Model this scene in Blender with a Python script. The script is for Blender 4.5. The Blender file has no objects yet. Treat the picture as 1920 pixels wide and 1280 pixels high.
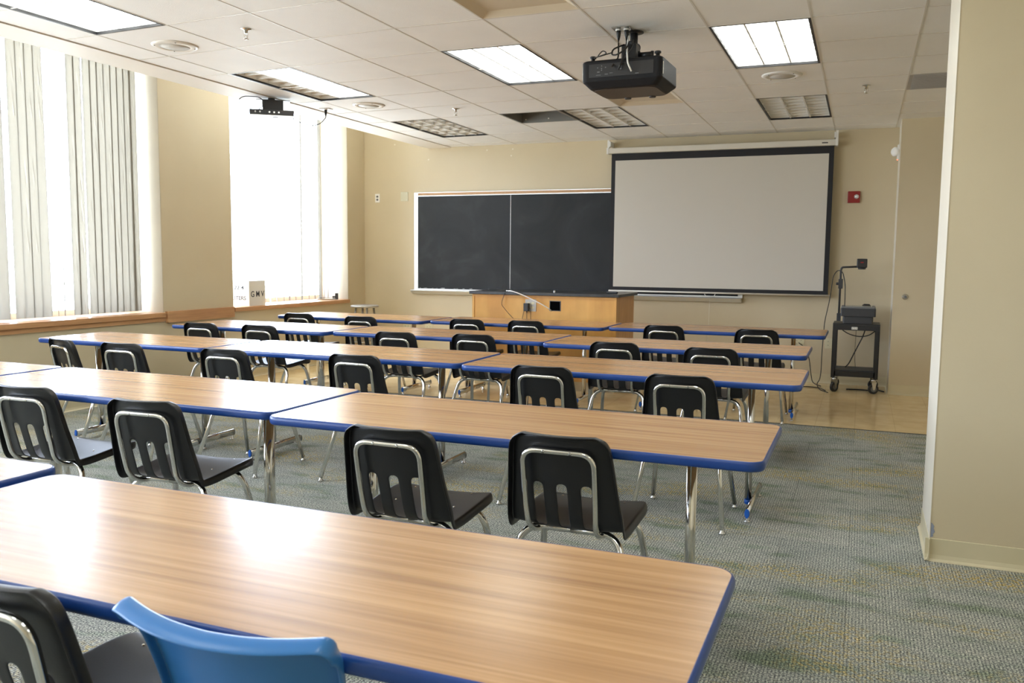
import bpy, bmesh, math, random
from mathutils import Vector, Matrix
random.seed(7)
sc = bpy.context.scene
COL = sc.collection
PI = math.pi
H = 1.345          # camera height
XL = -6.25         # left wall face
D = 10.05          # front wall face
ZC = 2.757         # dropped ceiling

# ------------------------------------------------------------------ materials
def mat(name, col, rough=0.6, metal=0.0, spec=0.5, coat=0.0, trans=0.0):
    m = bpy.data.materials.new(name); m.use_nodes = True
    b = m.node_tree.nodes['Principled BSDF']
    b.inputs['Base Color'].default_value = (*col, 1)
    b.inputs['Roughness'].default_value = rough
    b.inputs['Metallic'].default_value = metal
    b.inputs['Specular IOR Level'].default_value = spec
    b.inputs['Coat Weight'].default_value = coat
    b.inputs['Transmission Weight'].default_value = trans
    return m
def N(m, t, **kw):
    n = m.node_tree.nodes.new(t)
    for k, v in kw.items():
        if hasattr(n, k): setattr(n, k, v)
        else: n.inputs[k].default_value = v
    return n
def L(m, a, b): m.node_tree.links.new(a, b)
def B(m): return m.node_tree.nodes['Principled BSDF']
def coords(m, scale=(1,1,1), space='Object'):
    tc = N(m, 'ShaderNodeTexCoord'); mp = N(m, 'ShaderNodeMapping')
    mp.inputs['Scale'].default_value = scale
    L(m, tc.outputs[space], mp.inputs['Vector']); return mp.outputs['Vector']
def ramp(m, fac, stops):
    r = N(m, 'ShaderNodeValToRGB'); cr = r.color_ramp
    while len(cr.elements) < len(stops): cr.elements.new(0.5)
    for e, (p, c) in zip(cr.elements, stops): e.position = p; e.color = (*c, 1)
    L(m, fac, r.inputs['Fac']); return r.outputs['Color']
def mixc(m, fac, a, b, mode='MIX'):
    x = N(m, 'ShaderNodeMix', data_type='RGBA', blend_type=mode)
    if hasattr(fac, 'links') or not isinstance(fac, (int, float)): L(m, fac, x.inputs[0])
    else: x.inputs[0].default_value = fac
    for v, i in ((a, 6), (b, 7)):
        if isinstance(v, tuple): x.inputs[i].default_value = (*v, 1)
        else: L(m, v, x.inputs[i])
    return x.outputs[2]
def bump(m, height, strength=0.2, dist=0.01):
    bn = N(m, 'ShaderNodeBump'); bn.inputs['Strength'].default_value = strength
    bn.inputs['Distance'].default_value = dist
    L(m, height, bn.inputs['Height']); L(m, bn.outputs['Normal'], B(m).inputs['Normal'])

def noisy(name, c1, c2, scale, rough=0.6, bstr=0.0, bscale=None, **kw):
    m = mat(name, c1, rough, **kw)
    v = coords(m)
    n = N(m, 'ShaderNodeTexNoise'); n.inputs['Scale'].default_value = scale; n.inputs['Detail'].default_value = 5
    L(m, v, n.inputs['Vector'])
    L(m, ramp(m, n.outputs['Fac'], [(0.35, c1), (0.65, c2)]), B(m).inputs['Base Color'])
    if bstr:
        n2 = N(m, 'ShaderNodeTexNoise'); n2.inputs['Scale'].default_value = bscale or scale * 10
        L(m, v, n2.inputs['Vector']); bump(m, n2.outputs['Fac'], bstr, 0.003)
    return m

M = {}
M['wall'] = noisy('wall_paint', (0.595, 0.51, 0.35), (0.62, 0.535, 0.37), 1.5, 0.55, 0.15, 60)
M['cream'] = noisy('cream_paint', (0.47, 0.41, 0.30), (0.49, 0.43, 0.315), 2, 0.55, 0.1, 60)
M['base'] = noisy('cove_base_vinyl', (0.62, 0.56, 0.38), (0.65, 0.58, 0.40), 6, 0.35)
M['corner'] = mat('lit_side_and_patch_paint', (0.74, 0.69, 0.58), 0.4)  # wall tone with window light painted in paler; nail patches use it too

# carpet tiles
def carpet():
    m = mat('carpet_tiles', (0.2, 0.2, 0.2), 0.95, spec=0.1)
    v = coords(m)
    # patchy colour fields, streaked along the rows
    mp = N(m, 'ShaderNodeMapping'); mp.inputs['Scale'].default_value = (1.3, 2.9, 1)
    L(m, v, mp.inputs['Vector'])
    n1 = N(m, 'ShaderNodeTexNoise'); n1.inputs['Scale'].default_value = 2.3; n1.inputs['Detail'].default_value = 4
    L(m, mp.outputs['Vector'], n1.inputs['Vector'])
    n2 = N(m, 'ShaderNodeTexNoise'); n2.inputs['Scale'].default_value = 150; n2.inputs['Detail'].default_value = 3
    L(m, v, n2.inputs['Vector'])
    n3 = N(m, 'ShaderNodeTexNoise'); n3.inputs['Scale'].default_value = 55; n3.inputs['Detail'].default_value = 3
    L(m, v, n3.inputs['Vector'])
    field = ramp(m, n1.outputs['Fac'], [(0.32, (0.20, 0.235, 0.18)), (0.44, (0.30, 0.31, 0.285)), (0.58, (0.355, 0.355, 0.325)), (0.70, (0.25, 0.285, 0.235))])
    # ochre / green flecks gathered in drifts
    fl = N(m, 'ShaderNodeMath', operation='MULTIPLY')
    r1 = N(m, 'ShaderNodeMapRange'); r1.inputs[1].default_value = 0.50; r1.inputs[2].default_value = 0.66
    n4 = N(m, 'ShaderNodeTexNoise'); n4.inputs['Scale'].default_value = 1.1; n4.inputs['Detail'].default_value = 4
    mp2 = N(m, 'ShaderNodeMapping'); mp2.inputs['Scale'].default_value = (1.0, 2.4, 1); mp2.inputs['Location'].default_value = (4, 7, 0)
    L(m, v, mp2.inputs['Vector']); L(m, mp2.outputs['Vector'], n4.inputs['Vector']); L(m, n4.outputs['Fac'], r1.inputs[0])
    r2 = N(m, 'ShaderNodeMapRange'); r2.inputs[1].default_value = 0.47; r2.inputs[2].default_value = 0.57
    L(m, n3.outputs['Fac'], r2.inputs[0])
    L(m, r1.outputs[0], fl.inputs[0]); L(m, r2.outputs[0], fl.inputs[1])
    c = mixc(m, fl.outputs[0], field, (0.44, 0.34, 0.14))
    grain = ramp(m, n2.outputs['Fac'], [(0.36, (0.30, 0.31, 0.36)), (0.5, (0.95, 0.95, 0.95)), (0.64, (1.75, 1.75, 1.65))])
    c = mixc(m, 1.0, c, grain, 'MULTIPLY')
    # loop rows
    w = N(m, 'ShaderNodeTexWave', wave_type='BANDS', bands_direction='X')
    w.inputs['Scale'].default_value = 26; w.inputs['Distortion'].default_value = 2.5; w.inputs['Detail'].default_value = 2; w.inputs['Detail Scale'].default_value = 3
    L(m, v, w.inputs['Vector'])
    c = mixc(m, 0.6, c, ramp(m, w.outputs['Fac'], [(0.0, (0.45, 0.47, 0.54)), (0.6, (1.38, 1.37, 1.32))]), 'MULTIPLY')
    # tile seams
    br = N(m, 'ShaderNodeTexBrick', offset=0.5)
    br.inputs['Scale'].default_value = 1; br.inputs['Brick Width'].default_value = 0.61; br.inputs['Row Height'].default_value = 0.61
    br.inputs['Mortar Size'].default_value = 0.0022; br.inputs['Color1'].default_value = (1, 1, 1, 1); br.inputs['Color2'].default_value = (0.84, 0.87, 0.88, 1)
    br.inputs['Mortar'].default_value = (0.68, 0.68, 0.68, 1)
    L(m, v, br.inputs['Vector'])
    c = mixc(m, 1.0, c, br.outputs['Color'], 'MULTIPLY')
    L(m, c, B(m).inputs['Base Color'])
    bump(m, n2.outputs['Fac'], 0.5, 0.004)
    return m
M['carpet'] = carpet()

def vinyl():
    m = mat('vinyl_tiles', (0.7, 0.55, 0.33), 0.16, spec=0.5)
    v = coords(m)
    n = N(m, 'ShaderNodeTexNoise'); n.inputs['Scale'].default_value = 7; n.inputs['Detail'].default_value = 6
    L(m, v, n.inputs['Vector'])
    c = ramp(m, n.outputs['Fac'], [(0.3, (0.72, 0.54, 0.27)), (0.55, (0.80, 0.61, 0.33)), (0.75, (0.84, 0.66, 0.38))])
    br = N(m, 'ShaderNodeTexBrick', offset=0.0)
    br.inputs['Scale'].default_value = 1; br.inputs['Brick Width'].default_value = 0.305; br.inputs['Row Height'].default_value = 0.305
    br.inputs['Mortar Size'].default_value = 0.0015; br.inputs['Color1'].default_value = (1, 1, 1, 1); br.inputs['Color2'].default_value = (0.95, 0.94, 0.92, 1)
    br.inputs['Mortar'].default_value = (0.75, 0.72, 0.65, 1)
    L(m, v, br.inputs['Vector'])
    L(m, mixc(m, 1.0, c, br.outputs['Color'], 'MULTIPLY'), B(m).inputs['Base Color'])
    return m
M['vinyl'] = vinyl()

def wood(name, dark, mid, light, rough, stretch, space='Object', spec=0.5, dens=1.0):
    m = mat(name, mid, rough, spec=spec)
    v = coords(m, stretch, space)
    n = N(m, 'ShaderNodeTexNoise'); n.inputs['Scale'].default_value = 1.0 * dens; n.inputs['Detail'].default_value = 6
    n.inputs['Distortion'].default_value = 0.5
    L(m, v, n.inputs['Vector'])
    v2 = coords(m, (stretch[0] * .5, stretch[1] * 3.5, stretch[2] * 3.5), space)
    n2 = N(m, 'ShaderNodeTexNoise'); n2.inputs['Scale'].default_value = 1.5 * dens; n2.inputs['Detail'].default_value = 4
    L(m, v2, n2.inputs['Vector'])
    c = ramp(m, n.outputs['Fac'], [(0.33, dark), (0.5, mid), (0.66, light)])
    c = mixc(m, 0.5, c, ramp(m, n2.outputs['Fac'], [(0.30, (0.80, 0.75, 0.72)), (0.65, (1.08, 1.08, 1.08))]), 'MULTIPLY')
    L(m, c, B(m).inputs['Base Color'])
    return m
M['laminate'] = wood('oak_laminate', (0.34, 0.175, 0.068), (0.46, 0.25, 0.102), (0.56, 0.325, 0.142), 0.27, (0.9, 38, 38), spec=0.5); B(M['laminate']).inputs['Coat Weight'].default_value = 0.22; B(M['laminate']).inputs['Coat Roughness'].default_value = 0.2; B(M['laminate']).inputs['Coat IOR'].default_value = 1.5
M['bench_wood'] = wood('bench_birch', (0.66, 0.34, 0.085), (0.73, 0.40, 0.105), (0.78, 0.45, 0.13), 0.42, (6, 6, 0.8))
M['bench_side'] = wood('bench_side_oak', (0.50, 0.27, 0.10), (0.58, 0.32, 0.13), (0.64, 0.38, 0.16), 0.42, (14, 14, 1.2))
M['sill_wood'] = wood('sill_maple', (0.48, 0.25, 0.115), (0.56, 0.31, 0.15), (0.60, 0.35, 0.175), 0.35, (14, 0.9, 14))
M['blue_edge'] = mat('blue_edge_vinyl', (0.008, 0.048, 0.23), 0.32)
M['blue_cap'] = mat('blue_cap', (0.01, 0.11, 0.52), 0.4)
M['chrome'] = mat('chrome', (0.72, 0.71, 0.68), 0.13, 1.0)
M['chrome_dull'] = mat('brushed_steel', (0.60, 0.60, 0.58), 0.25, 1.0)
m = mat('black_plastic', (0.007, 0.007, 0.008), 0.36, spec=0.5)
v = coords(m); n = N(m, 'ShaderNodeTexNoise'); n.inputs['Scale'].default_value = 420; L(m, v, n.inputs['Vector']); bump(m, n.outputs['Fac'], 0.25, 0.001)
M['blackp'] = m
M['bluep'] = mat('blue_plastic', (0.03, 0.165, 0.44), 0.3)
M['navyp'] = mat('navy_plastic', (0.02, 0.045, 0.2), 0.4)
M['ceil_tile'] = noisy('ceiling_tile', (0.86, 0.855, 0.845), (0.89, 0.885, 0.875), 3, 0.65, 0.35, 160, spec=0.3)
M['ceil_bar'] = mat('ceiling_grid_bar', (0.66, 0.63, 0.58), 0.5)
M['grey_tile'] = mat('grey_return_grille', (0.42, 0.40, 0.38), 0.7)
M['soffit'] = mat('soffit_paint', (0.80, 0.76, 0.70), 0.6)
M['beige_metal'] = mat('beige_metal', (0.66, 0.58, 0.45), 0.5)
M['white_metal'] = mat('white_enamel', (0.80, 0.79, 0.76), 0.45)
M['black_metal'] = mat('black_enamel', (0.02, 0.02, 0.022), 0.45)
M['black_frame'] = mat('light_frame_black', (0.012, 0.011, 0.013), 0.5)
M['louver'] = mat('louver_white', (0.80, 0.79, 0.76), 0.3)
M['lamp_off'] = mat('lamp_cavity_white', (0.84, 0.83, 0.79), 0.5)
M['dark_grey'] = mat('dark_grey_plastic', (0.040, 0.042, 0.047), 0.5)
M['mid_grey'] = mat('grey_plastic', (0.16, 0.165, 0.17), 0.5)
M['brown_under'] = mat('projector_underside', (0.055, 0.038, 0.026), 0.5)
M['proj'] = mat('projector_black', (0.013, 0.013, 0.015), 0.55, spec=0.2)
M['screen'] = mat('screen_cloth', (0.60, 0.57, 0.51), 0.8)
M['screen_black'] = mat('screen_border', (0.010, 0.010, 0.013), 0.7)
M['case_white'] = mat('screen_case', (0.66, 0.63, 0.56), 0.45)
M['alu'] = mat('aluminium', (0.72, 0.73, 0.74), 0.35, 0.75)
M['cork'] = noisy('cork', (0.50, 0.30, 0.17), (0.58, 0.37, 0.22), 80, 0.9)
M['white_plastic'] = mat('white_plastic', (0.85, 0.84, 0.82), 0.4)
M['ivory'] = mat('ivory_plate', (0.66, 0.62, 0.44), 0.4)
M['red'] = mat('red_alarm', (0.30, 0.012, 0.012), 0.4)
M['cable'] = mat('black_cable', (0.012, 0.012, 0.012), 0.5)
M['white_cable'] = mat('white_cable', (0.8, 0.8, 0.78), 0.5)
M['black_top'] = noisy('bench_top_black', (0.016, 0.017, 0.019), (0.03, 0.031, 0.034), 20, 0.28)
M['rubber'] = mat('rubber', (0.03, 0.03, 0.03), 0.7)
M['clear'] = mat('clear_lens', (0.85, 0.87, 0.9), 0.1, spec=0.8)
M['stool_metal'] = noisy('stool_metal', (0.42, 0.40, 0.36), (0.5, 0.48, 0.44), 20, 0.4, metal=0.4)
M['box_white'] = mat('box_white_paint', (0.78, 0.77, 0.72), 0.6)
M['ink'] = mat('black_ink', (0.03, 0.035, 0.05), 0.6)
M['grey_ink'] = mat('grey_ink', (0.12, 0.14, 0.2), 0.6)
m = mat('plaster_scar', (0.25, 0.28, 0.36), 0.8); M['scar'] = m

def chalk():
    m = mat('chalkboard_slate', (0.03, 0.033, 0.038), 0.6, spec=0.25)
    v = coords(m)
    n = N(m, 'ShaderNodeTexNoise'); n.inputs['Scale'].default_value = 1.3; n.inputs['Detail'].default_value = 8; n.inputs['Distortion'].default_value = 1.2
    L(m, v, n.inputs['Vector'])
    c = ramp(m, n.outputs['Fac'], [(0.35, (0.020, 0.023, 0.026)), (0.55, (0.028, 0.031, 0.035)), (0.75, (0.050, 0.055, 0.060))])
    L(m, c, B(m).inputs['Base Color'])
    return m
M['slate'] = chalk()

def emis(name, col, s):
    m = bpy.data.materials.new(name); m.use_nodes = True; nt = m.node_tree; nt.nodes.clear()
    e = nt.nodes.new('ShaderNodeEmission'); o = nt.nodes.new('ShaderNodeOutputMaterial')
    e.inputs['Color'].default_value = (*col, 1); e.inputs['Strength'].default_value = s
    nt.links.new(e.outputs[0], o.inputs[0]); return m
M['lamp'] = emis('fluorescent_tube_glow', (0.97, 1.0, 0.95), 4.6)
M['led'] = emis('red_led', (1.0, 0.1, 0.05), 3)

def slatm():
    m = bpy.data.materials.new('blind_vinyl'); m.use_nodes = True; nt = m.node_tree; nt.nodes.clear()
    d = nt.nodes.new('ShaderNodeBsdfDiffuse'); t = nt.nodes.new('ShaderNodeBsdfTranslucent'); x = nt.nodes.new('ShaderNodeMixShader')
    o = nt.nodes.new('ShaderNodeOutputMaterial')
    d.inputs[0].default_value = (0.36, 0.34, 0.30, 1); t.inputs[0].default_value = (0.50, 0.47, 0.41, 1); x.inputs[0].default_value = 0.012
    nt.links.new(d.outputs[0], x.inputs[1]); nt.links.new(t.outputs[0], x.inputs[2]); nt.links.new(x.outputs[0], o.inputs[0])
    return m
M['slat'] = slatm()
def glassm():
    m = bpy.data.materials.new('window_glass'); m.use_nodes = True; nt = m.node_tree; nt.nodes.clear()
    t = nt.nodes.new('ShaderNodeBsdfTransparent'); g = nt.nodes.new('ShaderNodeBsdfGlossy'); x = nt.nodes.new('ShaderNodeMixShader')
    o = nt.nodes.new('ShaderNodeOutputMaterial'); g.inputs['Roughness'].default_value = 0.02
    t.inputs[0].default_value = (0.95, 0.97, 0.97, 1); x.inputs[0].default_value = 0.05
    nt.links.new(t.outputs[0], x.inputs[1]); nt.links.new(g.outputs[0], x.inputs[2]); nt.links.new(x.outputs[0], o.inputs[0])
    return m
M['glass'] = glassm()

# ------------------------------------------------------------------ mesh helpers
def box(bm, x0, x1, y0, y1, z0, z1, mi=0, rot=None, piv=None):
    vs = [bm.verts.new(p) for p in ((x0,y0,z0),(x1,y0,z0),(x1,y1,z0),(x0,y1,z0),(x0,y0,z1),(x1,y0,z1),(x1,y1,z1),(x0,y1,z1))]
    if rot is not None: bmesh.ops.rotate(bm, verts=vs, cent=piv or (0,0,0), matrix=rot)
    fs = [bm.faces.new([vs[i] for i in f]) for f in ((0,3,2,1),(4,5,6,7),(0,1,5,4),(1,2,6,5),(2,3,7,6),(3,0,4,7))]
    for f in fs: f.material_index = mi
    return vs
def cyl(bm, p0, p1, r0, r1=None, n=24, mi=0, caps=True):
    p0 = Vector(p0); p1 = Vector(p1); r1 = r0 if r1 is None else r1
    d = (p1 - p0).normalized(); a = d.orthogonal().normalized(); b = d.cross(a)
    A = []; Bv = []
    for i in range(n):
        t = 2*PI*i/n; o = a*math.cos(t) + b*math.sin(t)
        A.append(bm.verts.new(p0 + o*r0)); Bv.append(bm.verts.new(p1 + o*r1))
    for i in range(n):
        f = bm.faces.new((A[i], A[(i+1)%n], Bv[(i+1)%n], Bv[i])); f.smooth = True; f.material_index = mi
    if caps:
        f = bm.faces.new(A[::-1]); f.material_index = mi
        f = bm.faces.new(Bv); f.material_index = mi
def smooth_path(pts, rad=0.05, n=6):
    """round the inner corners of a polyline"""
    pts = [Vector(p) for p in pts]; out = [pts[0]]
    for i in range(1, len(pts)-1):
        p = pts[i]; a = pts[i-1]-p; b = pts[i+1]-p
        r = min(rad, a.length*0.49, b.length*0.49)
        q0 = p + a.normalized()*r; q1 = p + b.normalized()*r
        for k in range(n+1):
            t = k/n; out.append(q0*(1-t)**2 + p*2*t*(1-t) + q1*t*t)
    out.append(pts[-1]); return out
def tube(bm, pts, r, n=12, mi=0, caps=True, rb=None):
    """sweep a circle (or ellipse r x rb) along pts with parallel transport"""
    pts = [Vector(p) for p in pts]; rings = []
    t0 = (pts[1]-pts[0]).normalized(); a = t0.orthogonal().normalized()
    if abs(t0.z) < 0.9: a = (Vector((0,0,1)) - t0*t0.z).normalized()
    for i, p in enumerate(pts):
        if i == 0: t = t0
        elif i == len(pts)-1: t = (pts[i]-pts[i-1]).normalized()
        else: t = ((pts[i]-pts[i-1]).normalized() + (pts[i+1]-pts[i]).normalized()).normalized()
        a = (a - t*a.dot(t)).normalized(); b = t.cross(a)
        rr = r if not callable(r) else r(i/(len(pts)-1))
        rings.append([bm.verts.new(p + a*math.cos(2*PI*k/n)*(rb or rr) + b*math.sin(2*PI*k/n)*rr) for k in range(n)])
    for q in range(len(rings)-1):
        for k in range(n):
            f = bm.faces.new((rings[q][k], rings[q][(k+1)%n], rings[q+1][(k+1)%n], rings[q+1][k])); f.smooth = True; f.material_index = mi
    if caps:
        f = bm.faces.new(rings[0][::-1]); f.material_index = mi
        f = bm.faces.new(rings[-1]); f.material_index = mi
def lathe(bm, prof, c=(0,0,0), n=32, mi=0, smooth=True):
    c = Vector(c); rings = []
    for r, z in prof:
        rings.append([bm.verts.new(c + Vector((r*math.cos(2*PI*k/n), r*math.sin(2*PI*k/n), z))) for k in range(n)])
    for q in range(len(rings)-1):
        for k in range(n):
            f = bm.faces.new((rings[q][k], rings[q][(k+1)%n], rings[q+1][(k+1)%n], rings[q+1][k])); f.smooth = smooth; f.material_index = mi
    f = bm.faces.new(rings[0][::-1]); f.material_index = mi
    f = bm.faces.new(rings[-1]); f.material_index = mi
def rrect(w, l, r, n=8):
    """rounded rectangle outline, centred, in x,y"""
    out = []
    for cx, cy, a0 in ((w/2-r, l/2-r, 0), (-w/2+r, l/2-r, PI/2), (-w/2+r, -l/2+r, PI), (w/2-r, -l/2+r, 3*PI/2)):
        for k in range(n+1):
            a = a0 + PI/2*k/n; out.append((cx + r*math.cos(a), cy + r*math.sin(a)))
    return out
def prism(bm, outline, z0, z1, mi=0, smooth_side=False):
    a = [bm.verts.new((x, y, z0)) for x, y in outline]; b = [bm.verts.new((x, y, z1)) for x, y in outline]
    n = len(outline)
    for i in range(n):
        f = bm.faces.new((a[i], a[(i+1)%n], b[(i+1)%n], b[i])); f.material_index = mi; f.smooth = smooth_side
    f = bm.faces.new(a[::-1]); f.material_index = mi
    f = bm.faces.new(b); f.material_index = mi
def obj(name, bm, mats, parent=None, bevel=0, seg=2, recalc=True):
    if recalc: bmesh.ops.recalc_face_normals(bm, faces=bm.faces)
    if bevel:
        es = [e for e in bm.edges if len(e.link_faces) == 2 and e.calc_face_angle(0) > 0.6]
        bmesh.ops.bevel(bm, geom=es, offset=bevel, segments=seg, affect='EDGES', profile=0.6)
    me = bpy.data.meshes.new(name); bm.to_mesh(me); bm.free()
    for mm in (mats if isinstance(mats, (list, tuple)) else [mats]): me.materials.append(mm)
    o = bpy.data.objects.new(name, me); COL.objects.link(o)
    if parent: o.parent = parent
    return o
def tag(o, label, cat, group=None):
    o['label'] = label; o['category'] = cat
    if group: o['group'] = group
    return o
def thing(name, label, cat, loc=(0,0,0), rz=0, group=None):
    o = bpy.data.objects.new(name, None); COL.objects.link(o); o.empty_display_size = 0.1
    o.location = loc; o.rotation_euler = (0, 0, rz); return tag(o, label, cat, group)
def struct(o): o['kind'] = 'structure'; return o
def bx(name, m, parent, *b, bevel=0, **k):
    bm = bmesh.new(); box(bm, *b); return obj(name, bm, m, parent, bevel, **k)
def copy_tree(o, parent=None):
    c = o.copy(); COL.objects.link(c)
    if parent: c.parent = parent
    for ch in list(o.children): copy_tree(ch, c)
    return c
def rename_label(o, t):
    o['label'] = t

# ------------------------------------------------------------------ camera
yaw, pitch, roll = 0.38607, -0.09662, 0.00979
F = Vector((-math.sin(yaw)*math.cos(pitch), math.cos(yaw)*math.cos(pitch), math.sin(pitch)))
R0 = Vector((math.cos(yaw), math.sin(yaw), 0)); U0 = R0.cross(F)
Rr = R0*math.cos(roll) + U0*math.sin(roll); Ur = -R0*math.sin(roll) + U0*math.cos(roll)
cam = bpy.data.cameras.new('camera'); co = bpy.data.objects.new('camera', cam); COL.objects.link(co)
co.matrix_world = Matrix(((Rr.x, Ur.x, -F.x, 0), (Rr.y, Ur.y, -F.y, 0), (Rr.z, Ur.z, -F.z, H), (0, 0, 0, 1)))
cam.sensor_width = 36; cam.lens = 1606.6/1920*36; cam.clip_start = 0.05
cam.dof.use_dof = True; cam.dof.focus_distance = 4.2; cam.dof.aperture_fstop = 7.1
sc.camera = co

# ------------------------------------------------------------------ room shell
XR, YB = 2.3, -2.6
bm = bmesh.new(); box(bm, XL-0.6, XR+0.2, YB-0.2, 7.36, -0.1, 0); floor = struct(obj('floor', bm, M['carpet']))
bm = bmesh.new(); box(bm, XL-0.6, XR+0.2, 7.36, D+0.2, -0.1, 0); struct(obj('floor_front', bm, M['vinyl']))
bx('trim_1', M['black_metal'], None, XL, XR, 7.352, 7.366, 0.0, 0.0025); struct(bpy.data.objects['trim_1'])

ZP = 3.45
bm = bmesh.new(); box(bm, XL-0.6, XR+0.2, D, D+0.2, 0, ZP+0.1); struct(obj('wall_front', bm, M['wall']))
bm = bmesh.new(); box(bm, XL-0.6, XR+0.2, YB-0.2, YB, 0, ZP+0.1); struct(obj('wall_back', bm, M['wall']))
bm = bmesh.new(); box(bm, XR, XR+0.2, YB, D, 0, ZP+0.1); struct(obj('wall_right', bm, M['wall']))
# left wall: parapet, piers, lintel
WIN = [(-2.4, -0.1), (0.9, 3.18), (4.15, 6.41), (7.40, 9.64)]
bm = bmesh.new()
box(bm, XL-0.5, XL, YB, D, 0, 0.745)
ys = [YB] + [v for w in WIN for v in w] + [D]
for i in range(0, len(ys), 2): box(bm, XL-0.5, XL, ys[i], ys[i+1], 0.745, 3.35)
box(bm, XL-0.5, XL, YB, D, 3.35, ZP+0.1)
struct(obj('wall_left', bm, M['wall']))
# return wall by the cart and the pier on the right
bm = bmesh.new(); box(bm, 0.300, XR, 9.48, D, 0, ZC); struct(obj('wall_return', bm, M['wall']))
bm = bmesh.new(); box(bm, 0.338, 1.35, 4.22, 4.72, 0, ZC+0.3); struct(obj('wall_column', bm, M['wall']))
# cove base
def cove(name, segs):
    """segs: list of (x0,y0,x1,y1,nx,ny) along walls, n = into the room"""
    bm = bmesh.new()
    prof = [(0.0, 0.104), (0.0035, 0.102), (0.004, 0.03), (0.008, 0.012), (0.018, 0.003), (0.018, 0.0), (0.0, 0.0)]
    for x0, y0, x1, y1, nx, ny in segs:
        A = [bm.verts.new((x0+nx*d, y0+ny*d, z)) for d, z in prof]; Bv = [bm.verts.new((x1+nx*d, y1+ny*d, z)) for d, z in prof]
        for i in range(len(prof)-1): bm.faces.new((A[i], A[i+1], Bv[i+1], Bv[i]))
        bm.faces.new(A); bm.faces.new(Bv[::-1])
    return struct(obj(name, bm, M['base']))
cove('baseboard_left', [(XL, YB, XL, D, 1, 0)])
cove('baseboard_front', [(XL, D, 0.3, D, 0, -1)])
cove('baseboard_return', [(0.30, 9.48, XR, 9.48, 0, -1), (0.30, 9.462, 0.30, D, -1, 0)])
cove('baseboard_column', [(0.32, 4.22, 1.37, 4.22, 0, -1), (0.338, 4.202, 0.338, 4.738, -1, 0), (0.338, 4.72, 1.37, 4.72, 0, 1)])
cove('baseboard_right', [(XR, YB, XR, 9.48, -1, 0)])
# chipped paint at the foot of the pier
bm = bmesh.new()
pts = [(0.3405, 0.107), (0.352, 0.112), (0.350, 0.122), (0.358, 0.134), (0.352, 0.150), (0.354, 0.160), (0.345, 0.172), (0.3405, 0.176)]
a = [bm.verts.new((x, 4.2195, z)) for x, z in pts]; b = [bm.verts.new((x, 4.2185, z)) for x, z in pts]
bm.faces.new(b)
for i in range(len(pts)): bm.faces.new((a[i], a[(i+1) % len(pts)], b[(i+1) % len(pts)], b[i]))
struct(obj('trim_2', bm, M['scar']))
# sheets on window-facing sides of pier and return wall, window light painted in paler
bm = bmesh.new(); box(bm, 0.3365, 0.3385, 4.2185, 4.72, 0.104, ZC); struct(obj('trim_3', bm, M['corner']))
bm = bmesh.new(); box(bm, 0.2985, 0.301, 9.4785, D, 0.104, ZC); struct(obj('trim_4', bm, M['corner']))

# window sills and wood aprons
for i, (a, b) in enumerate(WIN):
    s = bx('sill_board_%d' % i, M['sill_wood'], None, XL-0.48, XL+0.03, a+0.002, b-0.002, 0.745, 0.790, bevel=0.004)
    s.name = 'trim_%d' % (5+i); struct(s)
    s = bx('trim_%d' % (10+i), M['sill_wood'], None, XL, XL+0.014, a-0.01, b+0.01, 0.705 if i < 3 else 0.750, 0.744); struct(s)
struct(bx('trim_20', M['sill_wood'], None, XL, XL+0.035, 6.425, 7.385, 0.690, 0.800, bevel=0.003))
struct(bx('trim_21', M['sill_wood'], None, XL, XL+0.035, 3.2, 4.13, 0.690, 0.800, bevel=0.003))

# windows: frame + glass, pale jamb liners
for i, (a, b) in enumerate(WIN):
    xg = XL-0.43
    bm = bmesh.new()
    for (y0, y1, z0, z1) in ((a, a+0.05, 0.79, 3.35), (b-0.05, b, 0.79, 3.35), (a+0.05, b-0.05, 0.79, 0.84), (a+0.05, b-0.05, 3.30, 3.35)):
        box(bm, xg-0.03, xg+0.02, y0, y1, z0, z1)
    w = struct(obj('window_%d' % (i+1), bm, M['white_metal']))
    g = bx('glass_pane', M['glass'], w, xg-0.008, xg-0.004, a+0.04, b-0.04, 0.83, 3.31)
    bm = bmesh.new(); box(bm, XL-0.48, XL-0.001, a+0.0005, a+0.006, 0.791, 3.34); box(bm, XL-0.48, XL-0.001, b-0.006, b-0.0005, 0.791, 3.34)
    obj('jamb_liner', bm, M['cream'], w)
    # daylight sampling portal in the opening
    al = bpy.data.lights.new('portal', 'AREA'); al.shape = 'RECTANGLE'; al.size = 2.5; al.size_y = b-a; al.cycles.is_portal = True
    ao = bpy.data.objects.new('window_portal', al); COL.objects.link(ao)
    ao.location = (XL-0.47, (a+b)/2, 2.07); ao.rotation_euler = (0, -PI/2, 0)

# ------------------------------------------------------------------ ceiling
GX = [-4.95, -4.655, -4.045, -3.385, -2.758, -2.155, -1.550, -0.937, -0.340, 0.262, 0.87, 1.48, 2.09, XR]
GY = [YB] + [round(5.41 + 0.62*k, 3) for k in range(-12, 8)] + [D]
def WY(x, y): return y + 0.052*max(0.0, -2.758-x) if y > 0 and y < D else y
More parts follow.
